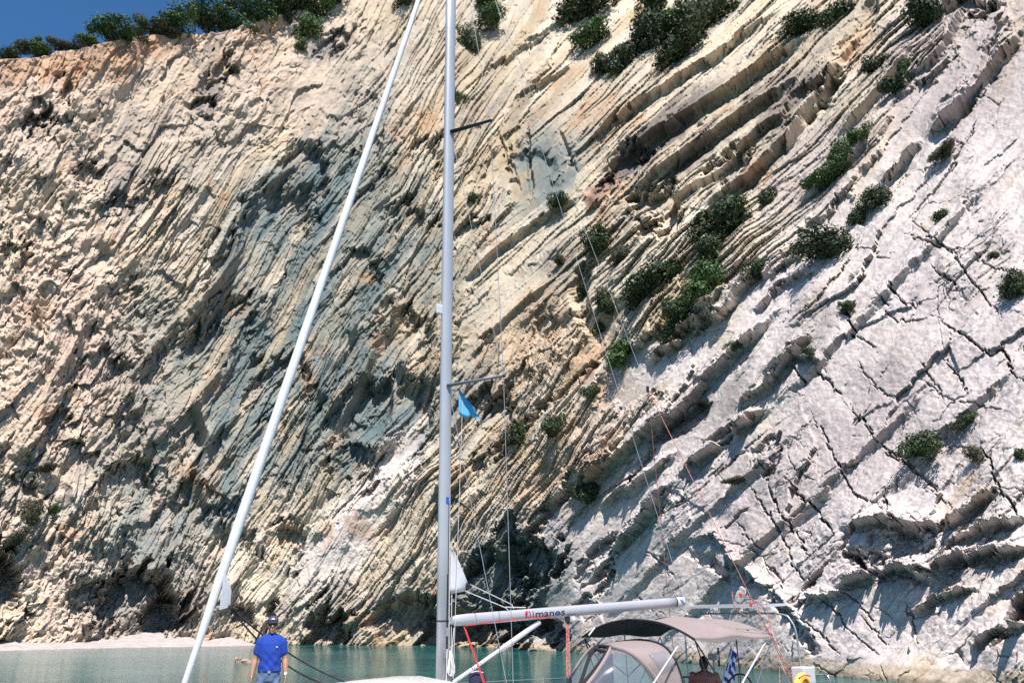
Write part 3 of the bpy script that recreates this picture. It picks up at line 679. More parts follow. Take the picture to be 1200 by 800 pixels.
RIM = [
 (8,63,14,9,'d','leftmost dark shrub on the skyline'), (27,55,9,13,'d','slim dark bush second on the left skyline'), (44,60,16,10,'g','low green bush on the left skyline'),
 (45,52,8,9,'d','round dark crown over the low green skyline bush'), (65,53,10,10,'o','round grey green bush alone on the skyline'), (88,58,14,6,'o','low brownish scrub on the rim beside the lone round bush'),
 (105,52,13,9,'g','small green foot of the domed skyline bush'), (132,40,25,16,'g','domed bright green bush on the skyline'), (157,44,16,10,'d','dark scrub right of the domed skyline bush'),
 (167,26,9,14,'d','dark upright tree behind the domed skyline bush'), (186,40,20,11,'o','grey green scrub under the bare trees'), (212,34,26,14,'g','broad green bush between the bare trees'),
 (227,14,9,18,'d','dark pointed tree on the skyline'), (243,26,17,13,'d','dark bush right of the pointed tree'), (268,24,30,15,'g','wide light green bush on the middle skyline'),
 (271,6,10,9,'d','dark round tree top at the top edge of the sky'), (300,14,22,16,'g','green bush meeting the top edge of the photo'), (322,10,24,17,'d','dark bush at the end of the skyline'),
 (347,8,24,15,'d','dark bush right of the last piece of sky'), (374,12,19,15,'g','upper half of the green bush draping down the rim'), (361,34,13,17,'g','middle of the green bush draping down the rim'), (350,52,8,10,'g','lowest tip of the green bush draping down the rim'),
 (392,-2,16,9,'d','dark shrub above the draping green bush'),
]
def build_veg():
    veg_setup()
    for i, (px, py, rx, ry, t, lab) in enumerate(BUSHES):
        bush('bush', px, py, rx, ry, t, lab, 'bush', 'bushes growing on the cliff face', .35, 0, i)
    for i, (px, py, rx, ry, t, lab) in enumerate(RIM):
        tall = ry > rx * 1.2
        skyy = float(np.interp(px, [a for a, b in SKY], [b for a, b in SKY]))
        # stand on the rim: take the rim point and raise the crown to its height in the view
        p, n, dep = on_cliff(px, max(py + ry * .6, skyy + 1))
        c = at_depth(px, py, p.y + (1.5 if py < skyy + 6 else -.6))
        wx = rx * dep / F * 1.2; wz = ry * dep / F * 1.15
        root = empty('skyline_tree' if tall else 'skyline_bush', c, (px * 5.7) % 6.28)
        tag(root, lab, 'tree' if tall else 'bush', 'trees and bushes along the rim')
        v = i % 3
        o = bpy.data.objects.new('crown', LEAF[t, v]); COL.objects.link(o); o.parent = root; o.scale = (wx, wx, wz * 1.25)
        s = bpy.data.objects.new('trunk', LEAF['stem', v]); COL.objects.link(s); s.parent = root; s.scale = (wx * .8, wx * .8, wz * 1.7)
    # bare dead trees
    for k, (px, py, h, lab) in enumerate(((190, 40, 34, 'pale bare dead tree left of the dark pointed tree'), (203, 40, 30, 'thin bare dead tree nearest the dark pointed tree'), (253, 22, 24, 'pale bare dead tree right of the dark pointed tree'))):
        p, n, dep = on_cliff(px, py + 6); base = at_depth(px, py, p.y + 2.0); H_ = h * dep / F
        rg = random.Random(5 + k); root = empty('bare_tree', base); tag(root, lab, 'dead tree', 'bare trees on the rim')
        bm = bmesh.new(); bw = bmesh.new()
        def grow(b, p0, d, L, r, lev):
            q = p0 + d * L; cone(b, p0, q, r, r * .7, 5)
            if lev == 0: return
            for _ in range(3 if lev > 1 else 2):
                nd = (d + Vector((rg.uniform(-.7, .7), rg.uniform(-.7, .7), rg.uniform(-.15, .5)))).normalized()
                grow(bw, p0 + d * L * rg.uniform(.5, 1), nd, L * rg.uniform(.5, .75), r * .5, lev - 1)
        grow(bm, Vector((0, 0, -.6)), Vector((rg.uniform(-.1, .1), 0, 1)).normalized(), H_ * .55, .16, 3)
        obj('trunk', bm, LEAF['dead'], root); obj('branches', bw, LEAF['dead'], root)
# ------------------------------------------------------------------ the yacht
YAW = R(38)
_m0 = at_depth(517, 790, 13.0)
BO = Vector((_m0.x, _m0.y, 0))                      # waterline under the mast; local x runs aft, y to the far side
AX = Vector((math.cos(YAW), math.sin(YAW), 0)); AY = Vector((-math.sin(YAW), math.cos(YAW), 0))
def toL(p): d = p - BO; return Vector((d.dot(AX), d.dot(AY), d.z))
def Lp(px, py, yl):
    """where a sight line meets the boat's fore-and-aft plane at sideways offset yl"""
    d = Vector(ray(px, py)); c = Vector((0, 0, HC))
    t = ((BO - c).dot(AY) + yl) / d.dot(AY)
    return toL(c + d * t)
def Lx(px, py, xl):
    d = Vector(ray(px, py)); c = Vector((0, 0, HC))
    t = ((BO - c).dot(AX) + xl) / d.dot(AX)
    return toL(c + d * t)
def tube(bm, pts, r, seg=8, cap=True):
    pts = [Vector(p) for p in pts]
    rs = r if isinstance(r, (list, tuple)) else [r] * len(pts)
    rings = []; ref = None
    for i, p in enumerate(pts):
        d = (pts[min(i + 1, len(pts) - 1)] - pts[max(i - 1, 0)]).normalized()
        if ref is None: ref = d.orthogonal().normalized()
        x = (ref - d * ref.dot(d)).normalized(); ref = x; y = d.cross(x)
        rings.append([bm.verts.new(p + (x * math.cos(2 * PI * k / seg) + y * math.sin(2 * PI * k / seg)) * rs[i]) for k in range(seg)])
    for A, B in zip(rings[:-1], rings[1:]):
        for k in range(seg): bm.faces.new((A[k], A[(k + 1) % seg], B[(k + 1) % seg], B[k]))
    if cap: bm.faces.new(rings[0][::-1]); bm.faces.new(rings[-1])
def loft(bm, rings, closed=True, caps=True):
    V = [[bm.verts.new(p) for p in r_] for r_ in rings]
    n = len(V[0])
    for A, B in zip(V[:-1], V[1:]):
        for k in range(n if closed else n - 1):
            bm.faces.new((A[k], A[(k + 1) % n], B[(k + 1) % n], B[k]))
    if caps and closed: bm.faces.new(V[0][::-1]); bm.faces.new(V[-1])
def box(bm, c, s, rot=None, bev=0.0):
    r_ = bmesh.ops.create_cube(bm, size=1); vs = r_['verts']
    for v in vs:
        v.co = Vector((v.co.x * s[0], v.co.y * s[1], v.co.z * s[2]))
        if rot is not None: v.co = rot @ v.co
        v.co += Vector(c)
    if bev:
        es = {e for v in vs for e in v.link_edges}
        bmesh.ops.bevel(bm, geom=list(es), offset=bev, segments=2, affect='EDGES', profile=.6)
def sheet(rows, thick=.006):
    """cloth through a grid of points, given a real thickness"""
    bm = bmesh.new(); V = [[bm.verts.new(p) for p in r_] for r_ in rows]
    for A, B in zip(V[:-1], V[1:]):
        for k in range(len(A) - 1): bm.faces.new((A[k], A[k + 1], B[k + 1], B[k]))
    bmesh.ops.recalc_face_normals(bm, faces=bm.faces)
    if thick: bmesh.ops.solidify(bm, geom=bm.faces[:], thickness=thick)
    return bm
def curve_pts(pts, n=12):
    """smooth curve through points"""
    pts = [Vector(p) for p in pts]; out = []
    for i in range(len(pts) - 1):
        p0 = pts[max(i - 1, 0)]; p1 = pts[i]; p2 = pts[i + 1]; p3 = pts[min(i + 2, len(pts) - 1)]
        for k in range(n):
            t = k / n
            out.append(.5 * ((2 * p1) + (p2 - p0) * t + (2 * p0 - 5 * p1 + 4 * p2 - p3) * t * t + (3 * p1 - p0 - 3 * p2 + p3) * t ** 3))
    out.append(pts[-1]); return out
def sag(a, b, s, n=10):
    a = Vector(a); b = Vector(b)
    return [a.lerp(b, i / n) - Vector((0, 0, s * 4 * (i / n) * (1 - i / n))) for i in range(n + 1)]
M = {}
def boat_mats():
    M['gel'] = simple('gelcoat', (.66, .65, .64), .25, 0, .03, 2, coat=.3)
    M['alu'] = simple('mast_alloy', (.46, .46, .49), .35, .3, .04, 3)
    M['boom'] = simple('boom_alloy', (.44, .425, .46), .38, .15, .04, 3)
    M['dark'] = simple('dark_fitting', (.02, .02, .028), .45)
    M['steel'] = simple('stainless', (.62, .62, .64), .22, .9, .05)
    M['wire'] = simple('rigging_wire', (.42, .42, .44), .4, .6, .05)
    M['sail'] = simple('sailcloth', (.62, .61, .63), .75, 0, .05, 4, bump=.15)
    M['canvas'] = simple('pink_grey_canvas', (.265, .212, .206), .85, 0, .06, 5, bump=.2)
    M['black'] = simple('black_lining', (.012, .012, .016), .9)
    M['navy'] = simple('navy_cloth', (.018, .022, .06), .85, 0, .2, 8)
    M['red'] = simple('red_rope', (.55, .05, .05), .8, 0, .35, 60)
    M['white_rope'] = simple('white_rope', (.62, .60, .58), .85, 0, .15, 40)
    M['dark_rope'] = simple('dark_rope', (.025, .025, .03), .85, 0, .3, 40)
    M['pair_rope'] = simple('flecked_rope', (.60, .20, .18), .85, 0, .6, 25)
    M['grey'] = simple('grey_panel', (.20, .20, .23), .35, 0, .08)
    M['white'] = simple('white_plastic', (.58, .57, .58), .4, 0, .03)
    M['blue'] = simple('blue_mark', (.03, .10, .42), .5)
    M['ink'] = simple('grey_ink', (.035, .035, .06), .6)
    M['logo'] = simple('red_mark', (.42, .02, .05), .5)
    m, nt, bs = new_mat('clear_vinyl')
    bs.inputs['Base Color'].default_value = (.30, .34, .42, 1); bs.inputs['Roughness'].default_value = .15; bs.inputs['Specular IOR Level'].default_value = .3
    bs.inputs['Alpha'].default_value = .16; M['vinyl'] = m
def patch_on(o_name, shapes, mat, parent, surf):
    bm = bmesh.new()
    for poly in shapes:
        bm.faces.new([bm.verts.new((u, v, 0)) for u, v in poly])
    bmesh.ops.triangulate(bm, faces=bm.faces[:])
    bmesh.ops.subdivide_edges(bm, edges=bm.edges[:], cuts=6, use_grid_fill=True)
    for v in bm.verts: v.co = surf(v.co.x, v.co.y)
    return obj(o_name, bm, mat, parent, recalc=False)
def text_mesh(txt, size):
    cu = bpy.data.curves.new('lettering', 'FONT'); cu.body = txt; cu.size = size; cu.resolution_u = 2; cu.offset = .012
    o = bpy.data.objects.new('lettering', cu); COL.objects.link(o)
    bpy.context.view_layer.update()
    me = bpy.data.meshes.new_from_object(o.evaluated_get(bpy.context.evaluated_depsgraph_get()))
    bpy.data.objects.remove(o); bpy.data.curves.remove(cu)
    return me

def build_boat():
    boat_mats()
    root = empty('sailing_yacht', BO, YAW)
    tag(root, 'white sailing yacht at anchor with tall mast, furled sails and pinkish cockpit covers', 'sailing yacht')
    # hull and deck
    prof = [(-4.7, .03), (-4.2, .42), (-3.4, .92), (-2.2, 1.42), (-.6, 1.82), (1.2, 1.98), (3.5, 1.98), (5.5, 1.85), (7.3, 1.62)]
    def sheer(x): return 1.30 + .012 * max(0, 1.5 - x) ** 1.6 * .8
    rings = []
    for x, b in prof:
        s = sheer(x); k = max(.06, 1 - max(0, (-x - 2.5)) * .28)
        rings.append([Vector((x, y, z)) for y, z in ((-b, s), (-b * .98, s * .55), (-b * .86 * k, .05), (-b * .45 * k, -.35), (0, -.5), (b * .45 * k, -.35), (b * .86 * k, .05), (b * .98, s * .55), (b, s), (b * .5, s + .03), (0, s + .045), (-b * .5, s + .03))])
    bm = bmesh.new(); loft(bm, rings); hull = obj('hull', bm, M['gel'], root)
    for sgn in (-1, 1):
        bm = bmesh.new(); tube(bm, [(x, sgn * b, sheer(x) + .035) for x, b in prof], .035, 6); obj('toe_rail', bm, M['steel'], root)
    # coachroof: raised round the mast, lower behind it
    def crings(tab):
        out = []
        for x, b, z in tab:
            d = sheer(x) + .02
            out.append([Vector((x, yy, zz)) for yy, zz in ((-b, d), (-b * .97, z - .12), (-b * .90, z - .03), (-b * .6, z), (0, z + .03), (b * .6, z), (b * .90, z - .03), (b * .97, z - .12), (b, d))])
        return out
    bm = bmesh.new(); loft(bm, crings([(-2.15, .85, 1.62), (-1.95, .95, 1.98), (-1.6, 1.0, 2.06), (-1.0, 1.02, 2.11), (-.35, 1.02, 2.14), (-.12, 1.02, 2.10), (.02, 1.02, 1.95), (.25, 1.05, 1.82), (1.5, 1.2, 1.80), (3.0, 1.25, 1.80), (3.3, 1.25, 1.55)]))
    roof = obj('coachroof', bm, M['gel'], root, True)
    bm = bmesh.new()
    for sgn in (-1, 1): box(bm, (1.4, sgn * 1.19, 1.60), (1.9, .02, .16), None, .006)
    obj('cabin_window', bm, M['dark'], root)
    bm = bmesh.new(); box(bm, (4.9, 0, 1.36), (3.0, 2.6, .06)); obj('cockpit_sole', bm, M['gel'], root)
    for sgn in (-1, 1):
        bm = bmesh.new(); box(bm, (4.7, sgn * 1.25, 1.55), (2.8, .45, .40), None, .05); obj('cockpit_bench', bm, M['gel'], root)
    # mast: oval section with the furling slot on its after side
    MT = 16.2
    def mx(z): return -.0139 * (z - 2.1)
    def oval(z, a=.104, b=.065, cx=.02):
        return [Vector((mx(z) + cx + a * math.cos(t) * (1 if math.cos(t) < 0 else .92), b * math.sin(t), z)) for t in np.linspace(0, 2 * PI, 25)[:-1]]
    bm = bmesh.new(); loft(bm, [oval(z) for z in (1.6, 4, 7, 10, 13)] + [oval(MT)])
    mast = obj('mast', bm, M['alu'], root, True)
    bm = bmesh.new(); tube(bm, [(.045, -.066, 2.12), (.045 + mx(3.55), -.066, 3.55)], .007, 6); tube(bm, [(.06, -.066, 2.12), (.06 + mx(4.6), -.066, 4.6)], .005, 6); obj('track', bm, M['dark'], mast)
    bm = bmesh.new(); tube(bm, [(.115 + mx(2.9), 0, 2.9), (.115 + mx(13.9), 0, 13.9)], .011, 6); obj('furling_slot', bm, M['dark'], mast)
    bm = bmesh.new(); loft(bm, [oval(2.885, .108, .069), oval(2.905, .108, .069)]); obj('mast_band', bm, M['dark'], mast)
    bm = bmesh.new(); box(bm, (.03 + mx(4.62), -.0665, 4.62), (.05, .005, .10)); obj('mast_sticker', bm, M['blue'], mast)
    bm = bmesh.new(); q = Lp(513, 362, 0); box(bm, (-.13 + mx(q.z), 0, q.z), (.12, .05, .16), None, .02); obj('steaming_light', bm, M['white'], mast)
    for z_ in (2.45, 2.75): 
        bm = bmesh.new(); box(bm, (.02, -.088, z_), (.03, .05, .12), None, .008); obj('cleat', bm, M['steel'], mast)
    # spreaders
    z1 = Lp(521, 452, 0).z; z2 = Lp(526, 156, 0).z
    tips = {}
    for lev, (z_, ax, ay) in enumerate(((z1, .50, .86), (z2, .40, .68))):
        for sgn in (-1, 1):
            bm = bmesh.new(); a = Vector((.02 + mx(z_), sgn * .055, z_)); b = Vector((ax + mx(z_), sgn * ay, z_ + .06))
            d = (b - a).normalized(); rg_ = []
            for p, wv, th in ((a, .055, .024), (a.lerp(b, .5), .048, .02), (b, .036, .016)):
                side = Vector((d.y, -d.x, 0)).normalized()
                rg_.append([p + side * wv * math.cos(t) + Vector((0, 0, th * math.sin(t))) for t in np.linspace(0, 2 * PI, 11)[:-1]])
            loft(bm, rg_); sp = obj('spreader', bm, M['grey'] if lev == 0 else M['dark'], mast, True)
            bm = bmesh.new(); box(bm, b, (.06, .05, .035), None, .012); obj('spreader_tip', bm, M['dark'], mast)
            tips[lev, sgn] = b
    # standing rigging
    head = Vector((.05 + mx(MT), 0, MT - .05))
    for sgn in (-1, 1):
        cp = Vector((.56, sgn * .98, 1.45))
        bm = bmesh.new(); tube(bm, [cp, tips[0, sgn], tips[1, sgn], Vector((.02 + mx(MT), sgn * .06, MT - .4))], .0055, 6); obj('cap_shroud', bm, M['wire'], root)
        bm = bmesh.new(); tube(bm, [cp + Vector((.03, 0, 0)), Vector((.04 + mx(z1), sgn * .06, z1 - .08))], .005, 6); obj('lower_shroud', bm, M['wire'], root)
        bm = bmesh.new(); tube(bm, [tips[0, sgn], Vector((.04 + mx(z2), sgn * .06, z2 - .1))], .004, 6); obj('intermediate_shroud', bm, M['wire'], root)
        bm = bmesh.new(); tube(bm, [cp, cp + Vector((-.01, 0, .45))], .014, 6); obj('turnbuckle', bm, M['red'] if sgn < 0 else M['steel'], root)
    ring = Lp(759, 456, 0)
    bm = bmesh.new(); tube(bm, [head, ring], .005, 6); obj('backstay', bm, M['white_rope'], root)
    qn = Lp(931, 802, -1.35); qf = Vector((qn.x, 1.35, qn.z))
    bm = bmesh.new(); tube(bm, [ring, qn], .007, 6); tube(bm, [ring, qf], .007, 6); obj('backstay_bridle', bm, M['pair_rope'], root)
    bm = bmesh.new(); box(bm, ring, (.05, .04, .12), None, .01); obj('backstay_block', bm, M['dark'], root)
    # boom
    b0 = Lp(529, 727, 0); b1 = Lp(801, 704.5, 0); bd = (b1 - b0).normalized(); bu = Vector((-bd.z, 0, bd.x)); BR = (.060, .083)
    def bring(t, k=1.0):
        c = b0.lerp(b1, t); return [c + Vector((0, 1, 0)) * (BR[0] * k * math.cos(a)) + bu * (BR[1] * k * math.sin(a)) for a in np.linspace(0, 2 * PI, 25)[:-1]]
    bm = bmesh.new(); loft(bm, [bring(0, .55), bring(.012, .9), bring(.05, 1)] + [bring(t) for t in (.3, .6, .9)] + [bring(.955)])
    boom = obj('boom', bm, M['boom'], root, True)
    bm = bmesh.new(); loft(bm, [bring(.958, 1.03), bring(.993, 1.03), bring(1.0, .92)]); obj('boom_end', bm, M['white'], boom, True)
    bm = bmesh.new(); loft(bm, [bring(.953, 1.035), bring(.9585, 1.035)]); obj('boom_band', bm, M['dark'], boom, True)
    bm = bmesh.new(); tube(bm, [Vector((.11, 0, b0.z)), b0], .03, 8); box(bm, (.15, 0, b0.z), (.08, .05, .10), None, .01); obj('gooseneck', bm, M['steel'], boom)
    BL = (b1 - b0).length
    def bsurf(u, v, off=.0025):     # u metres along the boom, v metres up its near flank
        a = PI - v / ((BR[0] + BR[1]) / 2 * 1.02); c = b0 + bd * u
        return c + Vector((0, 1, 0)) * ((BR[0] + off) * math.cos(a)) + bu * ((BR[1] + off) * math.sin(a))
    def boom_u(px): 
        q = Lp(px, 715, -.08); return (q.x - b0.x) / bd.x
    # lettering on the boom
    uL, uR = boom_u(628.5), boom_u(663)
    me = text_mesh('manos', 1.0); xs = [v.co.x for v in me.vertices]; ys = [v.co.y for v in me.vertices]
    x0, x1, y1 = min(xs), max(xs), max(ys)
    bt = bmesh.new(); bt.from_mesh(me); bmesh.ops.triangulate(bt, faces=bt.faces[:]); bmesh.ops.subdivide_edges(bt, edges=bt.edges[:], cuts=3, use_grid_fill=True); bt.to_mesh(me); bt.free()
    for v in me.vertices:
        v.co = bsurf(uL + (v.co.x - x0) / (x1 - x0) * (uR - uL), -.046 + v.co.y / y1 * .064)
    link('lettering', me, M['ink'], boom)
    ub = boom_u(625.4); patch_on('tall_letter', [[(ub, -.046), (ub + .016, -.046), (ub + .016, .045), (ub, .045)]], M['ink'], boom, lambda u, v: bsurf(u, v, .003))
    uo = boom_u(654.5); rr = .030
    patch_on('globe_mark', [[(uo + rr * 1.25 * math.cos(a), -.018 + rr * math.sin(a)) for a in np.linspace(PI * .95, PI * 2.2, 12)]], M['blue'], boom, lambda u, v: bsurf(u, v, .004))
    ul, ur = boom_u(616.5), boom_u(623)
    du = ur - ul
    patch_on('sail_logo', [[(ul, -.025), (ul, .03), (ul + du * .25, .052), (ul + du * .55, .055), (ul + du * .45, .01), (ul + du * .3, -.025)], [(ul + du * .6, .052), (ul + du * .9, .045), (ul + du, .0), (ul + du * .95, -.025), (ul + du * .8, -.025), (ul + du * .82, .01)], [(ul, -.050), (ul + du, -.050), (ul + du * .95, -.034), (ul + du * .05, -.034)]], M['logo'], boom, lambda u, v: bsurf(u, v, .003))
    us = boom_u(666); ue = boom_u(676)
    patch_on('small_print', [[(us, -.052), (ue, -.052), (ue, -.046), (us, -.046)]], M['ink'], boom, lambda u, v: bsurf(u, v, .003))
    um = b0.lerp(b1, .97); 
    patch_on('boom_mark', [[(BL * .968, .04), (BL * .973, .04), (BL * .981, -.005), (BL * .976, -.005)], [(BL * .981, .045), (BL * .985, .045), (BL * .985, -.03), (BL * .981, -.03)], [(BL * .985, -.015), (BL * .990, -.015), (BL * .990, -.03), (BL * .985, -.03)]], M['blue'], boom, lambda u, v: bsurf(u, v, .009))
    # vang, mainsheet, outhaul
    v0 = Lp(531, 799, 0); v1 = Lp(632, 729, 0); vm = v0.lerp(v1, .55)
    bm = bmesh.new(); tube(bm, [v0, vm], .029, 10); vang = obj('boom_vang', bm, M['white'], root, True)
    bm = bmesh.new(); tube(bm, [vm - (v1 - v0) * .02, v1], .040, 10); obj('vang_sleeve', bm, M['white'], vang, True)
    u1 = Lp(543, 732, -.02); u2 = Lp(569, 806, -.25)
    bm = bmesh.new(); tube(bm, [u1, u2], .009, 6); tube(bm, [u1 + Vector((.03, .02, 0)), u2 + Vector((.04, .02, 0))], .006, 6); obj('vang_line', bm, M['red'], root)
    bb = Lp(665, 725, 0); cb = Lp(667, 797, 0)
    bm = bmesh.new(); tube(bm, [Lp(545, 733, -.03), Lp(605, 725, -.06), Lp(632, 723, -.06), bb], .006, 6); obj('outhaul_line', bm, M['red'], root)
    bm = bmesh.new()
    for k, o_ in enumerate((-.05, -.02, .02, .05)): tube(bm, [bb + Vector((o_ * .5, 0, -.04)), cb + Vector((o_, .01 * k, .06))], .006, 6)
    obj('mainsheet', bm, M['pair_rope'], root)
    for p in (bb, cb):
        bm = bmesh.new(); bmesh.ops.create_uvsphere(bm, u_segments=12, v_segments=8, radius=.06)
        for v in bm.verts: v.co = Vector((v.co.x * .9, v.co.y * .5, v.co.z * 1.2)) + p
        obj('mainsheet_block', bm, M['dark'], root, True)
    bm = bmesh.new(); tube(bm, [Vector((.3 + mx(MT), 0, MT - .1)), b1 + Vector((0, 0, .08))], .004, 6); obj('topping_lift', bm, M['white_rope'], root)
    # mainsail clew showing out of the mast
    c0 = Lp(525, 640, 0); c1 = Lp(550, 684, 0); c2 = Lp(545, 692, 0); c3 = Lp(525, 695.5, 0); c0.x = c3.x = .115
    rows = []
    for t in np.linspace(0, 1, 9):
        a = c0.lerp(c3, t); b = (c0.lerp(c1, t / .8) if t < .8 else c1.lerp(c2, (t - .8) / .2))
        rows.append([a.lerp(b, s) + Vector((0, .03 * math.sin(s * 5 + t * 3) * s, 0)) for s in np.linspace(0, 1, 7)])
    ms = obj('mainsail', sheet(rows, .008), M['sail'], root, True)
    bm = bmesh.new(); tube(bm, [c1, Lp(600, 708, .02), Lp(602, 713, 0)], .007, 6); tube(bm, [c2, Lp(592, 711.5, -.03), Lp(596, 715, -.03)], .007, 6); tube(bm, [Lp(592, 711, 0), Lp(616, 711.5, 0)], .008, 6); obj('clew_line', bm, M['white_rope'], root)
    bm = bmesh.new(); box(bm, c1.lerp(c2, .3), (.07, .03, .07), None, .012); obj('clew_block', bm, M['dark'], ms)
    # halyards beside the mast
    for k, (pa, pb, yl, r_) in enumerate((((528, 470), (526, 800), -.04, .006), ((530, 660), (528, 800), 0, .006), ((532, 735), (527, 792), -.05, .007), ((524, 760), (523, 800), -.12, .008))):
        bm = bmesh.new(); tube(bm, sag(Lp(*pa, yl), Lp(*pb, yl), .0), r_, 6); obj('halyard', bm, M['white_rope'], root)
    bm = bmesh.new(); tube(bm, [Lp(543, 443, -.2), Lp(531, 795, -.2)], .004, 5); obj('flag_halyard', bm, M['white_rope'], root)
    bm = bmesh.new()
    for k in range(7):
        a = k * .9; tube(bm, curve_pts([(.06 + .02 * math.cos(a), -.14, 2.5), (.06 + .06 * math.sin(a), -.16, 2.32 - .02 * k), (.10 + .03 * math.cos(a), -.15, 2.20), (.05, -.14, 2.48)], 5), .008, 5)
    obj('coiled_rope', bm, M['white_rope'], root)
    # furled headsail on the forestay
    f1 = Lp(238.5, 735, 0); f2 = Lp(488, 8, 0); fd = (f2 - f1).normalized()
    def fpt(z): return f1 + fd * ((z - f1.z) / fd.z)
    prof_f = [(1.50, .025), (1.62, .030), (2.1, .032), (2.6, .040), (2.95, .049), (3.3, .057), (4.0, .064), (5.2, .064), (7, .060), (9, .056), (11, .050), (13, .042), (15.4, .03)]
    bm = bmesh.new(); N_ = 150; zs = np.linspace(1.5, 15.4, N_); rings = []
    xv = fd.orthogonal().normalized(); yv = fd.cross(xv)
    for z_ in zs:
        r_ = float(np.interp(z_, [a for a, b in prof_f], [b for a, b in prof_f])); c = fpt(z_); ph = z_ * 7.0
        rings.append([c + (xv * math.cos(a) + yv * math.sin(a)) * r_ * (1 + .05 * (((a - ph) / (2 * PI)) % 1.0) + .02 * math.sin(3 * a + z_ * 2)) for a in np.linspace(0, 2 * PI, 21)[:-1]])
    loft(bm, rings); gen = obj('furled_headsail', bm, M['sail'], root, True)
    cA, cB, cC, cD = Lp(263, 668, -.06), Lp(271, 690, -.02), Lp(269, 711, 0), Lp(257, 714, -.06)
    rows = [[cA.lerp(cD, t).lerp((cB.lerp(cC, max(0, (t - .35) / .65)) if t > .35 else cA.lerp(cB, t / .35)), s) for s in np.linspace(0, 1, 5)] for t in np.linspace(0, 1, 8)]
    obj('headsail_clew', sheet(rows, .008), M['sail'], gen)
    bm = bmesh.new(); tube(bm, [fpt(1.34), fpt(1.52)], .075, 12); obj('furling_drum', bm, M['dark'], gen)
    bm = bmesh.new(); tube(bm, [fpt(15.3), fpt(16.1)], .008, 6); obj('forestay', bm, M['wire'], root)
    for k, (e, s_) in enumerate(((toL(at_depth(411, 801, 12.9)), .10), (toL(at_depth(388, 803, 12.7)), .16))):
        far = cC + (e - cC) * 1.5; far.z = max(far.z, 1.4)
        bm = bmesh.new(); pts = sag(cC, e, s_); tube(bm, pts + [far], .011, 6); obj('headsail_sheet', bm, M['dark_rope'], root)
    bm = bmesh.new(); box(bm, cC, (.06, .05, .05), None, .012); tube(bm, [cC, cC + Vector((.1, 0, -.03))], .018, 6); obj('sheet_knot', bm, M['dark_rope'], root)
    # lifelines and pulpits
    def rail_pts(sgn, z_): return [(x, sgn * (b - .06), sheer(x) + z_) for x, b in prof[1:]]
    for sgn in (-1, 1):
        bm = bmesh.new(); tube(bm, rail_pts(sgn, .60), .004, 5); tube(bm, rail_pts(sgn, .32), .004, 5); obj('lifeline', bm, M['wire'], root)
        for x, b in prof[1:]:
            bm = bmesh.new(); tube(bm, [(x, sgn * (b - .06), sheer(x)), (x, sgn * (b - .06), sheer(x) + .63)], .013, 6); obj('stanchion', bm, M['steel'], root)
    bm = bmesh.new(); tube(bm, curve_pts([(-3.4, -.86, 1.45), (-3.5, -.84, 2.0), (-4.4, -.4, 2.08), (-4.85, 0, 2.08), (-4.4, .4, 2.08), (-3.5, .84, 2.0), (-3.4, .86, 1.45)], 6), .015, 8); obj('pulpit', bm, M['steel'], root)
    # ------------------------------------------------ sprayhood
    hood = empty('sprayhood'); hood.parent = root
    far_ = [Lp(660, 806, .55), Lp(668, 794, .55), Lp(679, 775, .5), Lp(691, 760, .42), Lp(700, 756, .3)]
    near_ = [Lp(684, 806, -.62), Lp(694, 794, -.62), Lp(704, 780, -.6), Lp(711, 768, -.52), Lp(716, 757.5, -.4)]
    fc, nc = curve_pts(far_, 5), curve_pts(near_, 5)
    rows = [[a.lerp(b, s) for s in np.linspace(0, 1, 9)] for a, b in zip(fc, nc)]
    obj('front_window', sheet(rows, .004), M['vinyl'], hood, True)
    def on_front(t, s): 
        i = t * (len(fc) - 1); k = min(int(i), len(fc) - 2); f = i - k
        return fc[k].lerp(fc[k + 1], f).lerp(nc[k].lerp(nc[k + 1], f), s) + Vector((-.012, 0, .008))
    bm = bmesh.new()
    for (t0, s0, t1, s1) in ((.0, .98, .97, .98), (.0, .80, .62, .32), (.62, .32, .97, .30), (.0, .82, .80, .95), (.80, .34, .82, .95), (.95, .25, .97, .98)):
        tube(bm, [on_front(t0 + (t1 - t0) * k / 8, s0 + (s1 - s0) * k / 8) for k in range(9)], .030, 6)
    obj('front_frame', bm, M['black'], hood)
    bm = bmesh.new(); tube(bm, nc, .032, 8); tube(bm, fc, .02, 8); obj('front_seam', bm, M['canvas'], hood, True)
    mid_ = curve_pts([Lp(700, 756, .3), Lp(716, 757.5, -.4), Lp(738, 764, -.85), Lp(755, 778, -1.02), Lp(768, 795, -1.08), Lp(774, 808, -1.1)], 6)
    aft_ = curve_pts([Lp(722, 753, .75), Lp(750, 750, .1), Lp(774, 755, -.7), Lp(788, 768, -1.1), Lp(797, 788, -1.18), Lp(802, 808, -1.2)], 6)
    rows = [[a.lerp(b, s) + Vector((0, -.02, .03)) * math.sin(s * PI) for s in np.linspace(0, 1, 9)] for a, b in zip(mid_, aft_)]
    obj('hood_cloth', sheet(rows, .008), M['canvas'], hood, True)
    bm = bmesh.new(); tube(bm, [p + Vector((0, 0, .012)) for p in aft_], .018, 8); obj('aft_hoop', bm, M['dark'], hood, True)
    bm = bmesh.new(); tube(bm, [p + Vector((0, -.01, 0)) for p in mid_[6:]], .038, 8); obj('middle_hoop', bm, M['canvas'], hood, True)
    # side window between the near seam and the middle hoop
    mm = mid_[6:]; n_ = nc[::-1]
    rows = [[n_[min(int(t * (len(n_) - 1)), len(n_) - 1)].lerp(mm[min(int(t * (len(mm) - 1)), len(mm) - 1)], s) + Vector((0, -.05, 0)) * math.sin(s * PI) for s in np.linspace(0, 1, 9)] for t in np.linspace(0, 1, 12)]
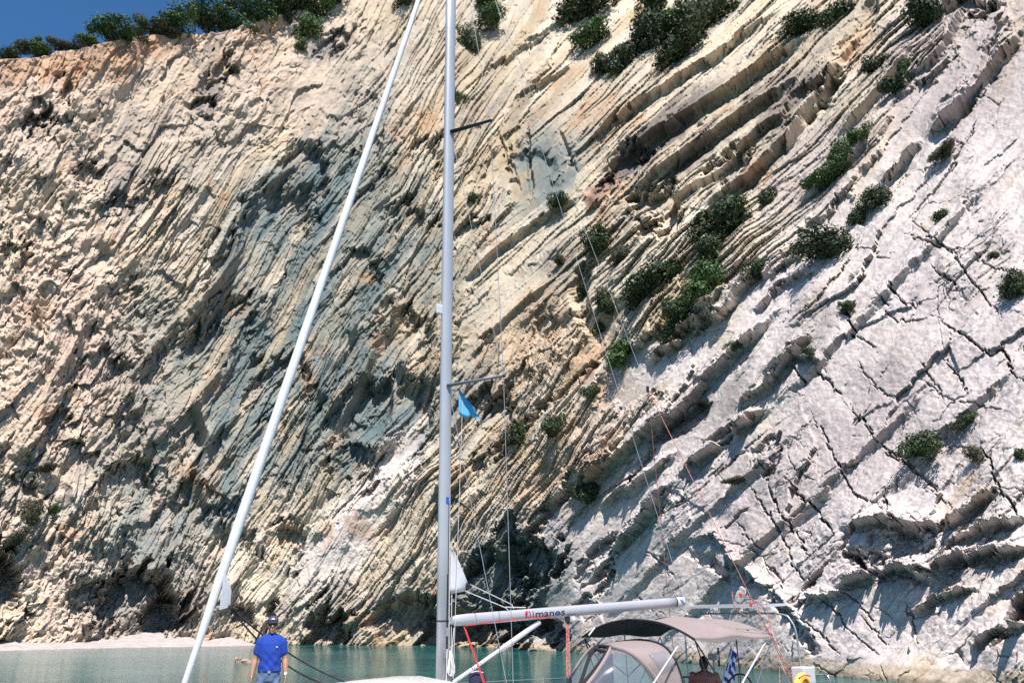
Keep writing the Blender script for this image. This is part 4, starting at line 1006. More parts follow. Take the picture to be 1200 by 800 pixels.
    obj('side_window', sheet(rows, .004), M['vinyl'], hood, True)
    rows = [[mid_[i].lerp(aft_[i], s) + Vector((-.01, -.05, .02)) for s in np.linspace(.3, .82, 5)] for i in range(15, 23)]
    obj('small_window', sheet(rows, .004), M['vinyl'], hood, True)
    bm = bmesh.new(); tube(bm, [Lp(717, 764, -.5), Lp(719, 800, -.5)], .01, 5)
    rows = [[Lp(717, 765, -.2).lerp(Lp(688, 806, -.2), t).lerp(Lp(718, 765, -.2).lerp(Lp(720, 806, -.2), t), s) for s in (0, .5, 1)] for t in np.linspace(0, 1, 6)]
    obj('hood_curtain', sheet(rows, .006), M['navy'], hood); bm.free()
    bm = bmesh.new(); tube(bm, [Lp(719, 778, -.5), Lp(736, 792, -.6), Lp(750, 778, -.7)], .012, 6); obj('hood_strut', bm, M['dark'], hood)
    # ------------------------------------------------ bimini
    bim = empty('bimini'); bim.parent = root
    X0, X1, W_ = 3.95, 6.0, 1.32
    def bz(x, y): 
        t = (x - X0) / (X1 - X0); return 2.935 - .30 * abs(y / W_) ** 2.2 - .05 * math.sin(t * PI * 2) ** 2 * (1 - .4 * abs(y / W_)) + .035 * math.sin(t * PI)
    ys = np.linspace(-W_, W_, 25); xs_ = np.linspace(X0, X1, 21)
    obj('canopy', sheet([[Vector((x, y, bz(x, y))) for y in ys] for x in xs_], .008), M['canvas'], bim, True)
    obj('lining', sheet([[Vector((x, y * .985, bz(x, y) - .02 - .02 * (1 if x == X0 else 0))) for y in ys] for x in xs_ + np.r_[.01, np.zeros(19), -.01]], .004), M['black'], bim, True)
    rows = [[Vector((x, -W_ - .004, bz(x, -W_) - d)) for d in (0, .05 + .03 * math.sin(x * 3))] for x in xs_]
    obj('valance', sheet(rows, .006), M['canvas'], bim)
    bm = bmesh.new(); tube(bm, [Vector((X0 - .015, y, bz(X0, y) - .02)) for y in ys], .02, 8); obj('front_hoop', bm, M['black'], bim, True)
    for (xb, legs) in ((X0, ((5.0, 1.3), (4.45, 1.3))), (X1, ((5.1, 1.3), (6.6, 1.3)))):
        for sgn in (-1, 1):
            bm = bmesh.new()
            for xe, ye in legs: tube(bm, [Vector((xb + (.02 if xb == X0 else -.02), sgn * (W_ - .02), bz(xb, W_) - .04)), Vector((xe, sgn * ye, 1.45))], .013, 6)
            obj('bimini_leg', bm, M['dark'] if xb == X0 else M['steel'], bim)
    for sgn in (-1, 1):
        bm = bmesh.new(); tube(bm, [Vector((5.0, sgn * 1.30, bz(5.0, 1.3) - .04)), Vector((5.06, sgn * 1.3, 1.45))], .012, 6); obj('bimini_leg', bm, M['dark'], bim)
    # white diagonal braces seen against the water
    bm = bmesh.new(); tube(bm, [Lp(762, 806, -1.28), Lp(794, 757, -1.28)], .013, 6); obj('bimini_brace', bm, M['white'], bim)
    bm = bmesh.new(); tube(bm, [Lp(868, 803, -1.28), Lp(898, 750, -1.28)], .015, 6); obj('bimini_brace', bm, M['white'], bim)
    bm = bmesh.new(); tube(bm, [Lp(690, 744, .9), Lp(697, 735, .9)], .015, 6); obj('bimini_brace', bm, M['white'], bim)
    # ------------------------------------------------ stern arch with panel
    arch = empty('stern_arch'); arch.parent = root
    pts = curve_pts([(6.75, -1.3, 1.4), (6.72, -1.3, 2.55), (6.70, -1.22, 2.90), (6.68, -.98, 3.02), (6.68, 0, 3.03), (6.68, .98, 3.02), (6.70, 1.22, 2.90), (6.72, 1.3, 2.55), (6.75, 1.3, 1.4)], 6)
    bm = bmesh.new(); tube(bm, pts, .018, 8); obj('arch_tube', bm, M['wire'], arch, True)
    bm = bmesh.new(); box(bm, (6.62, 0, 3.17), (.72, 1.9, .03), Matrix.Rotation(R(-3), 3, 'Y'), .006); obj('solar_panel', bm, M['grey'], arch)
    bm = bmesh.new()
    for (cx, cy, sx, sy) in ((6.26, 0, .022, 1.94), (6.98, 0, .022, 1.94), (6.62, -.96, .72, .022), (6.62, .96, .72, .022)): box(bm, (cx, cy, 3.17 + (cx - 6.62) * .052), (sx, sy, .042), Matrix.Rotation(R(-3), 3, 'Y'))
    obj('panel_frame', bm, M['white'], arch)
    bm = bmesh.new()
    for y in (-.7, -.1, .5): tube(bm, [(6.68, y, 3.03), (6.62, y, 3.16)], .010, 6)
    obj('panel_bracket', bm, M['steel'], arch)
    bm = bmesh.new(); tube(bm, curve_pts([(7.25, -1.5, 1.4), (7.25, -1.5, 1.95), (7.32, -1.1, 1.98), (7.35, -.5, 1.98)], 6), .015, 8); obj('pushpit', bm, M['steel'], root, True); bm = bmesh.new(); tube(bm, curve_pts([(7.25, 1.5, 1.4), (7.25, 1.5, 1.95), (7.32, 1.1, 1.98), (7.35, .5, 1.98)], 6), .015, 8); obj('pushpit', bm, M['steel'], root, True)
    # loose red lines at the stern
    rl = [[(858, 693), (860, 708), (866, 716), (885, 727), (893, 737), (900, 733), (904, 725)], [(870, 696), (888, 706), (897, 712)], [(886, 704), (895, 730), (904, 745), (912, 768), (914, 804)], [(898, 706), (904, 742), (908, 755), (918, 780), (931, 802)], [(903, 740), (912, 760), (926, 790), (930, 803)]]
    for p in rl:
        bm = bmesh.new(); tube(bm, curve_pts([Lp(a, b, -1.25) for a, b in p], 6), .007, 5); obj('backstay_tackle', bm, M['pair_rope'], root)
    for a, b in ((904, 744), (906, 751), (880, 708), (868, 697)):
        bm = bmesh.new(); box(bm, Lp(a, b, -1.25), (.05, .03, .07), None, .01); obj('tackle_block', bm, M['red'], root)
    # wheels, instruments
    for (px, py, yl) in ((867, 810, -.55), (803, 812, .75)):
        c = Lp(px, py, yl); bm = bmesh.new(); n = 28; r_ = .29
        tube(bm, [c + Vector((0.05 * math.sin(a), r_ * math.cos(a), r_ * math.sin(a))) for a in np.linspace(0, 2 * PI, n)], .016, 6)
        for k in range(5): a = k * 2 * PI / 5 + .3; tube(bm, [c, c + Vector((0, r_ * math.cos(a), r_ * math.sin(a)))], .007, 5)
        wh = obj('steering_wheel', bm, M['dark'], root, True)
        bm = bmesh.new(); box(bm, (c.x - .2, c.y, (1.35 + c.z) / 2 + .02), (.2, .2, c.z - 1.25), None, .03); obj('helm_pedestal', bm, M['gel'], root)
    bm = bmesh.new(); p = Lp(836, 769, .1); box(bm, p, (.10, .20, .12), None, .03); tube(bm, [p, Vector((p.x, p.y, 1.4))], .02, 8); ip = obj('instrument_pod', bm, M['white'], root)
    bm = bmesh.new(); q = Lp(842, 767, .05); tube(bm, [q + Vector((0, 0, .13)), q - Vector((0, 0, .2))], .02, 8); obj('radio_aerial', bm, M['dark'], ip)
    # white locker at the near quarter
    lc = Lp(942, 795, -1.45); bm = bmesh.new(); box(bm, lc + Vector((0, 0, -.08)), (.34, .26, .56), None, .025); lk = obj('outboard_cover', bm, M['white'], root)
    bm = bmesh.new(); tube(bm, [lc + Vector((0, .05, -.3)), Vector((lc.x, lc.y + .05, 1.3))], .03, 8); obj('bracket_post', bm, M['steel'], root)
    return root, hood

def flag_cloth(rows, mat, name, parent=None): return obj(name, sheet(rows, .004), mat, parent, True)
def W_(p): return BO + AX * p.x + AY * p.y + Vector((0, 0, p.z))

def build_loose(root):
    # pale blue pennant under the near spreader
    a = W_(Lp(538, 455, -.2)); hb = W_(Lp(537.5, 485, -.2)); tip = W_(Lp(567, 495, -.22))
    m = simple('pennant_blue', (.09, .40, .66), .7, 0, .1, 9)
    rows = []
    for t in np.linspace(0, 1, 13):
        top = a.lerp(tip, t); bot = hb.lerp(tip, t) + (Vector((0, 0, -.03)) * math.sin(t * PI)) ; bot = bot if t < .35 else bot.lerp(top + Vector((0, 0, -.10 * (1 - t))), min(1, (t - .35) / .25) * .6)
        rows.append([top.lerp(bot, s) + AY * (.05 * math.sin(t * 9 + s * 2) * t) for s in np.linspace(0, 1, 7)])
    fl = flag_cloth(rows, m, 'pennant'); tag(fl, 'pale blue pointed pennant hanging under the lower mast spreader', 'pennant')
    # striped ensign
    m, nt, bs = new_mat('ensign'); 
    at = nt.nodes.new('ShaderNodeAttribute'); at.attribute_name = 'dye'; nt.links.new(at.outputs['Color'], bs.inputs['Base Color']); bs.inputs['Roughness'].default_value = .8
    st = empty('ensign_staff'); 
    s0 = W_(Lp(846, 800, .45)); s1 = W_(Lp(857, 756, .45)); st.location = s0
    tag(st, 'blue and white striped flag with cross drooping from a slanted staff', 'flag')
    bm = bmesh.new(); low = s0 + (s0 - s1) * .9; tube(bm, [low - s0, s1 - s0], .012, 8); obj('staff', bm, M['white'], st)
    NU, NV = 46, 40; V = []; cols = []
    fA, fB, fC, fD = (W_(Lp(*p, .45)) for p in ((856.5, 757.5), (845, 806), (865, 770), (859, 821)))
    for i in range(NU):
        u = i / (NU - 1)
        for j in range(NV):
            v = j / (NV - 1)
            p = fA.lerp(fB, v).lerp(fC.lerp(fD, v), u)
            V.append(p + AY * (.04 * math.sin(u * 7 + v * 3) * u) + AX * (.02 * math.sin(v * 7 + u * 5) * u) - s0)
            cross = (u < .42 and v < 5 / 9)
            if cross:
                cu, cv = u / .42, v / (5 / 9); blue = not (abs(cu - .5) < .1 or abs(cv - .5) < .1)
            else: blue = int(v * 9 - 1e-6) % 2 == 0
            cols.append((.02, .035, .30, 1) if blue else (.75, .75, .75, 1))
    idx = np.arange(NU * NV).reshape(NU, NV)
    f = np.stack([idx[:-1, :-1], idx[1:, :-1], idx[1:, 1:], idx[:-1, 1:]], -1).reshape(-1, 4)
    me = np_mesh('flag_cloth', [tuple(v) for v in V], f, True)
    ca = me.color_attributes.new('dye', 'FLOAT_COLOR', 'POINT'); ca.data.foreach_set('color', np.array(cols, np.float32).ravel())
    link('flag_cloth', me, m, st)
    # yellow lifebuoy hung at the near quarter
    c = W_(Lp(941, 808, -1.62)); lb = empty('lifebuoy', c); tag(lb, 'yellow horseshoe lifebuoy hanging at the stern by the white cover', 'lifebuoy')
    bm = bmesh.new(); pts = [c + (AX * math.cos(a) * .17 + Vector((0, 0, 1)) * math.sin(a) * .22) for a in np.linspace(-.35 * PI, 1.35 * PI, 26)]
    tube(bm, [p - c for p in pts], .06, 10); obj('float', bm, simple('buoy_yellow', (.75, .58, .10), .5, 0, .06), lb, True)
    bm = bmesh.new(); tube(bm, [p - c - AY * .05 + (p - c).normalized() * -.035 for p in pts], .028, 8); obj('inner_lining', bm, simple('buoy_orange', (.70, .25, .03), .5, 0, .06), lb, True)
    bm = bmesh.new(); tube(bm, [AX * -.16 + Vector((0, 0, .2)) - AY * .05, Vector((0, 0, .24)) - AY * .05, AX * .18 + Vector((0, 0, .22)) - AY * .05], .01, 6); obj('strap', bm, M['red'], lb)
    # navy bag on the coachroof behind the vang
    b = W_(Lp(559, 797, .75)); bg_ = empty('sail_bag', Vector((b.x, b.y, 1.83))); tag(bg_, 'dark navy cloth bag standing behind the boom strut', 'bag')
    h = W_(Lp(559, 781, .75)).z - 1.83; bm = bmesh.new(); rings = []
    for t, w in ((0, .13), (.1, .145), (.5, .135), (.85, .115), (.97, .085), (1, .04)):
        rings.append([Vector((w * math.cos(a) * (1 + .06 * math.sin(3 * a + t * 5)), w * .8 * math.sin(a), h * t)) for a in np.linspace(0, 2 * PI, 17)[:-1]])
    loft(bm, rings); obj('bag_cloth', bm, M['navy'], bg_, True)
    bm = bmesh.new(); tube(bm, [(-.1, -.11, h * .8), (0, -.125, h * .86), (.1, -.11, h * .8)], .008, 6); obj('drawstring', bm, M['white_rope'], bg_)
# ------------------------------------------------------------------ people
def capsule(bm, a, b, r0, r1, seg=12):
    a = Vector(a); b = Vector(b)
    cone(bm, a, b, r0, r1, seg)
    for p, r_ in ((a, r0), (b, r1)):
        s = bmesh.ops.create_icosphere(bm, subdivisions=2, radius=r_)
        for v in s['verts']: v.co += p
def ell_loft(bm, secs, seg=20):
    """secs: (z, cx, cy, rx, ry)"""
    loft(bm, [[Vector((cx + rx * math.cos(a), cy + ry * math.sin(a), z)) for a in np.linspace(0, 2 * PI, seg + 1)[:-1]] for z, cx, cy, rx, ry in secs])
def ellipsoid(bm, c, r_, sub=3):
    s = bmesh.ops.create_icosphere(bm, subdivisions=sub, radius=1)
    for v in s['verts']: v.co = Vector((v.co.x * r_[0], v.co.y * r_[1], v.co.z * r_[2])) + Vector(c)
def fuse(name, bm, voxel, mat, parent, smooth_it=6):
    """weld overlapping limbs into one continuous skin"""
    bmesh.ops.recalc_face_normals(bm, faces=bm.faces)
    me = bpy.data.meshes.new('tmp'); bm.to_mesh(me); bm.free()
    o = bpy.data.objects.new('tmp', me); COL.objects.link(o)
    r_ = o.modifiers.new('r', 'REMESH'); r_.mode = 'VOXEL'; r_.voxel_size = voxel
    s = o.modifiers.new('s', 'SMOOTH'); s.iterations = smooth_it; s.factor = .5
    bpy.context.view_layer.update()
    out = bpy.data.meshes.new_from_object(o.evaluated_get(bpy.context.evaluated_depsgraph_get()))
    bpy.data.objects.remove(o); bpy.data.meshes.remove(me)
    out.name = name; out.materials.clear()
    return link(name, out, mat, parent, True)
def hand(bm, w, d, side, s=1.0):
    """w wrist point, d pointing down the hand; palm and five curled fingers"""
    w = Vector(w); d = Vector(d).normalized(); fwd = Vector((0, -1, 0)); lat = d.cross(fwd).normalized() * side
    # the flat of the palm faces the thigh: fingers lie one behind the other along the front-back axis
    capsule(bm, w, w + d * .045 * s, .024 * s, .027 * s)
    for k, (o, L, r_) in enumerate(((.030, .066, .0085), (.010, .074, .009), (-.010, .068, .0085), (-.029, .054, .0075))):
        p0 = w + d * .035 * s + fwd * o * .8 * s; p1 = w + d * .085 * s + fwd * o * s
        capsule(bm, p0, p1, .013 * s, .0105 * s, 8)
        curl = Vector((-side, 0, 0))
        p2 = p1 + (d * .9 + curl * .25 + fwd * .10) .normalized() * L * .45 * s
        p3 = p2 + (d * .75 + curl * .6 + fwd * .12).normalized() * L * .33 * s
        p4 = p3 + (d * .45 + curl * .85 + fwd * .1).normalized() * L * .25 * s
        capsule(bm, p1, p2, .0105 * s, r_ * s, 8); capsule(bm, p2, p3, r_ * s, r_ * .92 * s, 8); capsule(bm, p3, p4, r_ * .92 * s, r_ * .8 * s, 8)
    t0 = w + d * .02 * s + fwd * .022 * s; t1 = t0 + (d * .6 + fwd * .75).normalized() * .042 * s; t2 = t1 + (d * .9 + fwd * .25).normalized() * .032 * s; t3 = t2 + (d * 1 + fwd * .0).normalized() * .024 * s
    capsule(bm, t0, t1, .015 * s, .0115 * s, 8); capsule(bm, t1, t2, .0115 * s, .010 * s, 8); capsule(bm, t2, t3, .010 * s, .0085 * s, 8)
def head(bm, c, s=1.0):
    """face toward -y; c is the skull centre"""
    c = Vector(c)
    ellipsoid(bm, c, (.076 * s, .094 * s, .098 * s)); ellipsoid(bm, c + Vector((0, -.022, -.062)) * s, (.060 * s, .068 * s, .066 * s))
    ellipsoid(bm, c + Vector((0, -.060, -.103)) * s, (.030 * s, .028 * s, .022 * s), 2)                # chin
    capsule(bm, c + Vector((0, -.092, .005)) * s, c + Vector((0, -.110, -.034)) * s, .008 * s, .014 * s, 8)   # nose
    ellipsoid(bm, c + Vector((0, -.086, -.066)) * s, (.025 * s, .012 * s, .007 * s), 2); ellipsoid(bm, c + Vector((0, -.084, -.078)) * s, (.022 * s, .012 * s, .007 * s), 2)
    for e in (-1, 1):
        ellipsoid(bm, c + Vector((e * .078, .010, -.012)) * s, (.010 * s, .020 * s, .032 * s), 2)
        ellipsoid(bm, c + Vector((e * .045, -.066, -.030)) * s, (.022 * s, .02 * s, .02 * s), 2)
        ellipsoid(bm, c + Vector((e * .033, -.080, .022)) * s, (.024 * s, .012 * s, .008 * s), 2)
def build_man():
    SK = simple('tanned_skin', (.42, .22, .14), .55, 0, .10, 18)
    TS = simple('royal_blue_cotton', (.008, .045, .32), .85, 0, .10, 10, bump=.25)
    JN = simple('faded_denim', (.085, .13, .22), .9, 0, .35, 7, bump=.2)
    CAPM = simple('cap_cloth', (.05, .05, .10), .85, 0, .12, 20)
    DK = simple('sunglass_black', (.006, .006, .008), .15); LEA = simple('belt_leather', (.04, .03, .03), .6)
    Y = 11.4; foot = at_depth(317, 860, Y); base = Vector((foot.x, Y, 0))
    base.x = at_depth(317.5, 760, Y).x
    dz = 1.44; top = at_depth(317.5, 718.5, Y).z; S_ = (top - dz) / 1.715
    man = empty('person', (base.x, base.y, dz)); man.scale = (S_ * .90, S_ * .94, S_)
    man.rotation_euler = (0, 0, R(14))
    tag(man, 'man in blue t-shirt, jeans, cap and sunglasses standing on the foredeck', 'person')
    bm = bmesh.new()
    hc = (0.0, -.015, 1.575); head(bm, hc)
    capsule(bm, (0, .01, 1.40), (0, -.005, 1.52), .062, .056)
    ell_loft(bm, [(.86, 0, 0, .150, .100), (.95, 0, 0, .158, .108), (1.08, 0, -.005, .150, .105), (1.22, 0, -.005, .155, .110), (1.33, 0, .0, .160, .104), (1.395, 0, .008, .105, .074), (1.45, 0, .01, .06, .055)])
    arms = {}
    for e in (-1, 1):
        sh = Vector((e * .158, .005, 1.362)); el = Vector((e * .222, .02, 1.11)); wr = Vector((e * .248, -.035, .915))
        capsule(bm, sh.lerp(el, .14), el, .047, .041); capsule(bm, el, el.lerp(wr, .35), .043, .045); capsule(bm, el.lerp(wr, .35), wr, .045, .029)
        hand(bm, wr, (e * .03, -.12, -1), e, .92); arms[e] = (sh, el, wr)
        hp = Vector((e * .088, 0, .87)); kn = Vector((e * .115, -.02, .47)); an = Vector((e * .125, .02, .09))
        capsule(bm, hp, kn, .082, .055); capsule(bm, kn, an, .055, .038); capsule(bm, an, Vector((e * .14, -.12, .045)), .042, .032)
    body = fuse('body', bm, .0065, SK, man, 3)
    bm = bmesh.new()
    ell_loft(bm, [(.955, 0, -.004, .176, .126), (1.0, 0, -.004, .172, .124), (1.08, 0, -.008, .165, .122), (1.22, 0, -.008, .172, .128), (1.32, 0, 0, .180, .122), (1.38, 0, .005, .150, .098), (1.43, 0, .008, .100, .078), (1.452, 0, .010, .074, .066)])
    for e in (-1, 1):
        sh, el, wr = arms[e]; capsule(bm, sh + Vector((-e * .06, 0, .006)), sh.lerp(el, .15), .074, .070); capsule(bm, sh.lerp(el, .1), sh.lerp(el, .64), .068, .062)
    fo = fuse('t_shirt', bm, .008, TS, man, 8)
    # folds in the cloth
    for v in fo.data.vertices:
        p = v.co; f = (.5 * math.sin(p.z * 55 + p.x * 18 + 3 * math.sin(p.x * 14)) + .5 * math.sin(p.z * 33 - p.x * 40)) * max(0, min(1, (1.30 - p.z) / .2))
        k = .008 * f; r_ = math.hypot(p.x, p.y) + 1e-6; v.co = Vector((p.x + p.x / r_ * k, p.y + p.y / r_ * k, p.z))
    bm = bmesh.new()
    ell_loft(bm, [(.83, 0, 0, .155, .112), (.90, 0, 0, .164, .118), (.975, 0, 0, .164, .116)])
    for e in (-1, 1):
        capsule(bm, (e * .088, 0, .86), (e * .115, -.02, .47), .096, .074); capsule(bm, (e * .115, -.02, .47), (e * .125, .02, .11), .074, .062)
    jn = fuse('jeans', bm, .008, JN, man, 4)
    for v in jn.data.vertices:
        p = v.co; v.co = p + Vector((.004 * math.sin(p.z * 60 + p.x * 30), .005 * math.sin(p.z * 45 - p.x * 50), 0))
    bm = bmesh.new(); pts = [(.168 * math.cos(a), .120 * math.sin(a), .965) for a in np.linspace(0, 2 * PI, 29)]
    loft(bm, [[Vector((x, y, z - .016)) for x, y, z in pts[:-1]], [Vector((x, y, z + .016)) for x, y, z in pts[:-1]]], True, False); bmesh.ops.solidify(bm, geom=bm.faces[:], thickness=.004)
    bl = obj('belt', bm, LEA, man)
    bm = bmesh.new(); box(bm, (.0, -.130, .953), (.042, .008, .030), None, .003); obj('buckle', bm, simple('buckle_steel', (.6, .6, .6), .3, .9), bl)
    for e in (-1, 1):
        bm = bmesh.new(); ellipsoid(bm, (e * .14, -.06, .04), (.05, .135, .045), 2)
        for v in bm.verts: v.co.z = max(v.co.z, .0)
        obj('shoe', bm, simple('shoe_white', (.6, .6, .6), .7), man, True)
    # cap: dome, peak
    bm = bmesh.new(); c = Vector(hc)
    rings = []
    for t in np.linspace(0, 1, 9):
        z = c.z + .030 + .084 * math.sin(t * PI / 2); k = max(math.cos(t * PI / 2), .03)
        rings.append([Vector((.086 * k * math.cos(a), c.y + .002 + .104 * k * math.sin(a), z)) for a in np.linspace(0, 2 * PI, 25)[:-1]])
    loft(bm, rings); cap = obj('cap', bm, CAPM, man, True)
    rows = []
    for t in np.linspace(0, 1, 7):
        rows.append([Vector((.080 * math.sin(a), c.y - .098 * math.cos(a) - .032 * t * math.cos(a) ** .8, c.z + .040 - .022 * t - .018 * (math.sin(a)) ** 2)) for a in np.linspace(-1.25, 1.25, 13)])
    obj('cap_peak', sheet(rows, .005), simple('peak_cloth', (.03, .03, .06), .8), cap, True)
    bm = bmesh.new(); box(bm, (0, c.y - .106, c.z + .068), (.05, .006, .024), Matrix.Rotation(R(-28), 3, 'X'), .002); obj('cap_badge', bm, simple('pale_thread', (.5, .45, .5), .8), cap)
    bm = bmesh.new()
    for e in (-1, 1):
        ellipsoid(bm, (e * .035, c.y - .100, c.z - .004), (.033, .014, .023), 2); tube(bm, [(e * .064, c.y - .09, c.z + .002), (e * .080, c.y + .012, c.z - .0)], .004, 6)
    tube(bm, [(-.01, c.y - .112, c.z), (.01, c.y - .112, c.z)], .004, 6); obj('sunglasses', bm, DK, man, True)
    bm = bmesh.new(); ellipsoid(bm, (0, c.y - .094, c.z - .071), (.020, .006, .0045), 2); obj('teeth', bm, simple('teeth', (.7, .68, .62), .4), man, True)
    bm = bmesh.new(); sh, el, wr = arms[1]; d = (wr - el).normalized(); p = wr - d * .012
    x = d.orthogonal().normalized(); y = d.cross(x)
    R0 = [[p + d * k + (x * math.cos(a) + y * math.sin(a)) * .033 for a in np.linspace(0, 2 * PI, 17)[:-1]] for k in (-.012, .012)]
    loft(bm, R0, True, False); bmesh.ops.solidify(bm, geom=bm.faces[:], thickness=.005); box(bm, p + Vector((.0, -.036, 0)), (.034, .01, .034), None, .004); obj('wristwatch', bm, simple('watch_white', (.75, .75, .75), .4), man)
    # small pale chest mark of two interlocking arcs
    bm = bmesh.new()
    for off in (-.006, .006):
        tube(bm, [(.088 + .013 * math.cos(a), -.126 - .004 * abs(math.sin(a)), 1.275 + off + (.012 if off < 0 else -.012) * math.sin(a) * (1 if off < 0 else 1)) for a in np.linspace(0, PI, 9)], .0028, 5)
    obj('chest_mark', bm, simple('mark_pale', (.75, .78, .85), .7), man)
def build_helmsman():
    SK = simple('sunburnt_skin', (.30, .125, .095), .6, 0, .12, 14); HR = simple('black_hair', (.008, .007, .008), .6, 0, .3, 60)
    SH = simple('dark_shorts', (.03, .035, .06), .9)
    q = Lp(824, 769, -.45); w = W_(q)
    z0 = 1.75; S_ = (w.z - z0) / .80                      # seated on the bench; head top above the seat
    S_ = 1.0; seat = w.z - .80 * S_
    p = empty('person', (w.x, w.y, seat), R(160)); p.scale = (S_,) * 3
    tag(p, 'person with bare back and dark hair seated under the bimini, seen from behind', 'person')
    bm = bmesh.new()       # faces -y locally, i.e. aft and away
    head(bm, (0, -.06, .70), .98); capsule(bm, (0, .0, .50), (0, -.04, .63), .064, .056)
    ell_loft(bm, [(.0, 0, 0, .165, .125), (.10, 0, .01, .165, .12), (.25, 0, .015, .155, .108), (.40, 0, .01, .180, .115), (.49, 0, .0, .185, .105), (.545, 0, -.005, .13, .08), (.58, 0, -.01, .06, .055)])
    for e in (-1, 1):
        sh = Vector((e * .20, 0, .50)); el = Vector((e * .27, -.10, .24)); wr = Vector((e * .20, -.32, .18))
        capsule(bm, sh, el, .060, .044); capsule(bm, el, wr, .044, .030); 
        hand(bm, wr, (-e * .2, -1, -.25), e, .92)
        kn = Vector((e * .16, -.44, .04)); an = Vector((e * .15, -.46, -.38))
        capsule(bm, (e * .09, -.02, .07), kn, .085, .058); capsule(bm, kn, an, .058, .038); capsule(bm, an, an + Vector((0, -.14, -.03)), .04, .03)
    fuse('body', bm, .0075, SK, p, 3)
    bm = bmesh.new(); ellipsoid(bm, (0, -.045, .725), (.083, .095, .092)); ellipsoid(bm, (0, -.005, .68), (.078, .07, .085)); fuse('hair', bm, .008, HR, p, 2)
    bm = bmesh.new(); ell_loft(bm, [(-.02, 0, 0, .178, .135), (.12, 0, .005, .174, .130)]); 
    for e in (-1, 1): capsule(bm, (e * .09, -.02, .07), (e * .14, -.32, .05), .098, .085)
    fuse('shorts', bm, .01, SH, p, 3)
    return seat
def build_swimmer():
    c = at_z(276.5, 772.5, .12); SK = simple('swimmer_skin', (.42, .24, .17), .5); HR = simple('fair_hair', (.45, .30, .14), .7); DK = simple('dark_swimwear', (.02, .03, .05), .7)
    p = empty('person', (c.x, c.y, 0)); p.scale = (1.35,) * 3
    tag(p, 'fair haired swimmer floating in the green water left of the man', 'person')
    bm = bmesh.new(); head(bm, (0, 0, .12), 1.0); capsule(bm, (0, .03, .02), (.1, .06, -.06), .06, .07)
    capsule(bm, (.05, .05, -.05), (.42, .14, -.02), .13, .15); capsule(bm, (.42, .14, -.02), (.62, .16, .0), .14, .11)
    capsule(bm, (.16, -.12, -.02), (.5, -.18, .05), .05, .045); capsule(bm, (.5, -.18, .05), (.8, -.16, .06), .045, .03); hand(bm, (.8, -.16, .06), (1, 0, -.1), 1, 1)
    for e in (-1, 1):
        capsule(bm, (.6, .16 + e * .08, -.02), (1.0, .2 + e * .1, -.06), .085, .06); capsule(bm, (1.0, .2 + e * .1, -.06), (1.4, .22 + e * .1, -.02), .06, .04); capsule(bm, (1.4, .22 + e * .1, -.02), (1.6, .22 + e * .1, .02), .04, .04)
    fuse('body', bm, .012, SK, p, 3)
    bm = bmesh.new(); ellipsoid(bm, (0, .015, .155), (.084, .098, .085)); obj('hair', bm, HR, p, True)
    bm = bmesh.new(); capsule(bm, (.12, .07, -.04), (.26, .10, -.03), .15, .158); fuse('swimwear', bm, .012, DK, p, 2)
    for e in (-1, 1):
        bm = bmesh.new(); rows = [[Vector((1.5 + t * .45, .22 + e * .1 + s * (.05 + .05 * t), .02 + .05 * math.sin(t * PI))) for s in (-1, 0, 1)] for t in np.linspace(0, 1, 5)]; bm.free()
        obj('swim_fin', sheet(rows, .012), DK, p)
# ------------------------------------------------------------------ sea and beach
def build_sea():
    bm = bmesh.new(); bmesh.ops.create_grid(bm, x_segments=1, y_segments=1, size=3000)
    tag(obj('sea', bm, water_material()), kind='structure')
    # pebble beach below the left part of the cliff
    pxs = np.linspace(-140, 318, 240); rows = []; n = 16
    az = np.arctan((pxs - 600) / F / 1.0515); rb = np.interp(az, AZ_T, _RB)
    wob = 1.0 + .25 * fbm(pxs / 40, pxs * 0, 3, 71); end = sstep(318, 270, pxs)
    for k in range(n):
        t = k / (n - 1); d = lerp(-3.0, 8.5 * wob * (.25 + .75 * end), t)
        z = lerp(1.5, -.35, t ** .9) * (.35 + .65 * end) + .10 * fbm(pxs / 5, np.full_like(pxs, k * .7), 4, 81) * (1 - t)
        r_ = rb - d; rows.append(np.stack([r_ * np.sin(az), r_ * np.cos(az), z], -1))
    A = np.stack(rows); idx = np.arange(A.shape[0] * A.shape[1]).reshape(A.shape[:2])
    f = np.stack([idx[:-1, :-1], idx[:-1, 1:], idx[1:, 1:], idx[1:, :-1]], -1).reshape(-1, 4)
    me = np_mesh('beach', A.reshape(-1, 3), f, True)
    m = simple('pebbles', (.40, .35, .335), .95, 0, .2, 1.2, bump=.8, bscale=5)
    tag(link('beach', me, m), kind='structure')
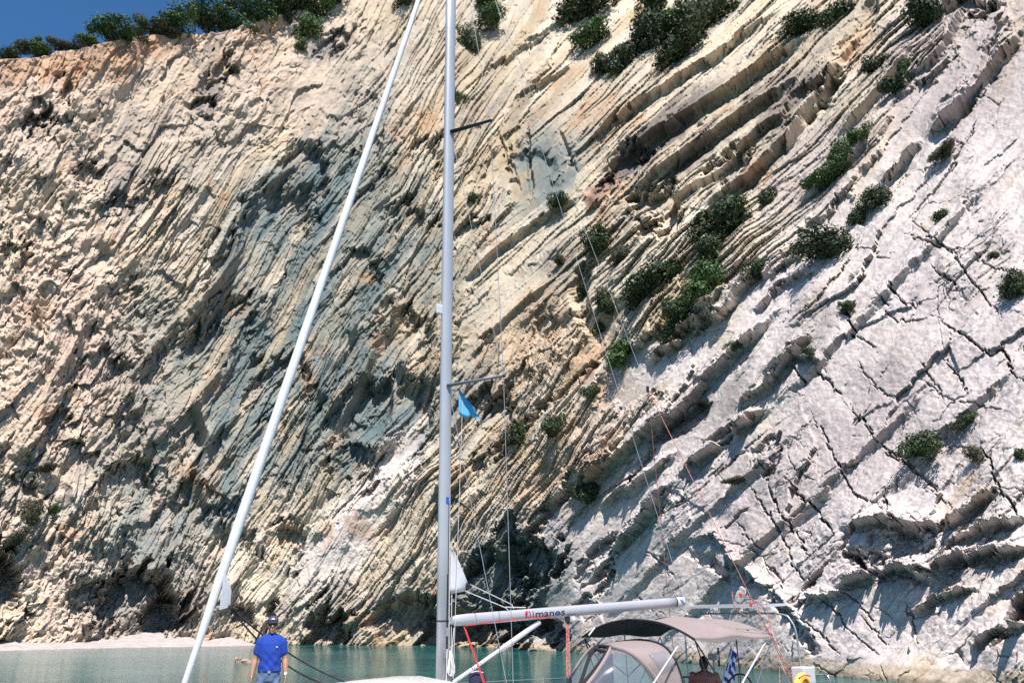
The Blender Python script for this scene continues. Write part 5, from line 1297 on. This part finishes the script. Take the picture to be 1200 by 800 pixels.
build_cliff(); build_sea(); build_veg()
_root, _hood = build_boat(); build_loose(_root); build_man(); build_helmsman(); build_swimmer()
# ------------------------------------------------------------------ light, sky, camera
SUN_EL, SUN_DX, SUN_DY = R(61), .12, -.99
sd = Vector((SUN_DX, SUN_DY, 0)).normalized() * math.cos(SUN_EL) + Vector((0, 0, math.sin(SUN_EL)))
w = bpy.data.worlds.new("World"); SC.world = w; w.use_nodes = True
nt = w.node_tree; nt.nodes.clear()
so = nt.nodes.new('ShaderNodeOutputWorld'); bg = nt.nodes.new('ShaderNodeBackground'); st = nt.nodes.new('ShaderNodeTexSky')
st.sky_type = 'NISHITA'; st.sun_disc = False; st.sun_elevation = SUN_EL
st.sun_rotation = math.atan2(sd.x, sd.y); st.air_density = 1.0; st.dust_density = .3; st.ozone_density = 3.0; st.altitude = 0
bg.inputs['Strength'].default_value = .088
hs = nt.nodes.new('ShaderNodeHueSaturation'); hs.inputs['Saturation'].default_value = 1.25
nt.links.new(st.outputs[0], hs.inputs['Color']); nt.links.new(hs.outputs[0], bg.inputs[0]); nt.links.new(bg.outputs[0], so.inputs[0])
ld = bpy.data.lights.new('sun', 'SUN'); ld.energy = 5.0; ld.angle = R(.53); ld.color = (1.0, .95, .89)
lo = bpy.data.objects.new('sun', ld); COL.objects.link(lo); lo.rotation_euler = sd.to_track_quat('Z', 'Y').to_euler()
lo.location = (20, -30, 60)
cd = bpy.data.cameras.new('camera'); cam = bpy.data.objects.new('camera', cd); COL.objects.link(cam)
cd.sensor_width = 36; cd.lens = 36 * F / 1200; cd.clip_start = .1; cd.clip_end = 6000
cam.location = (0, 0, HC); cam.rotation_euler = (PI / 2 + PITCH, 0, 0)
SC.camera = cam
SC.view_settings.view_transform = 'Standard'; SC.view_settings.look = 'None'; SC.view_settings.gamma = 1; SC.view_settings.exposure = 0.66
SC.cycles.max_bounces = 6; SC.cycles.diffuse_bounces = 1; SC.cycles.glossy_bounces = 3; SC.cycles.transparent_max_bounces = 12
SC.cycles.use_denoising = False
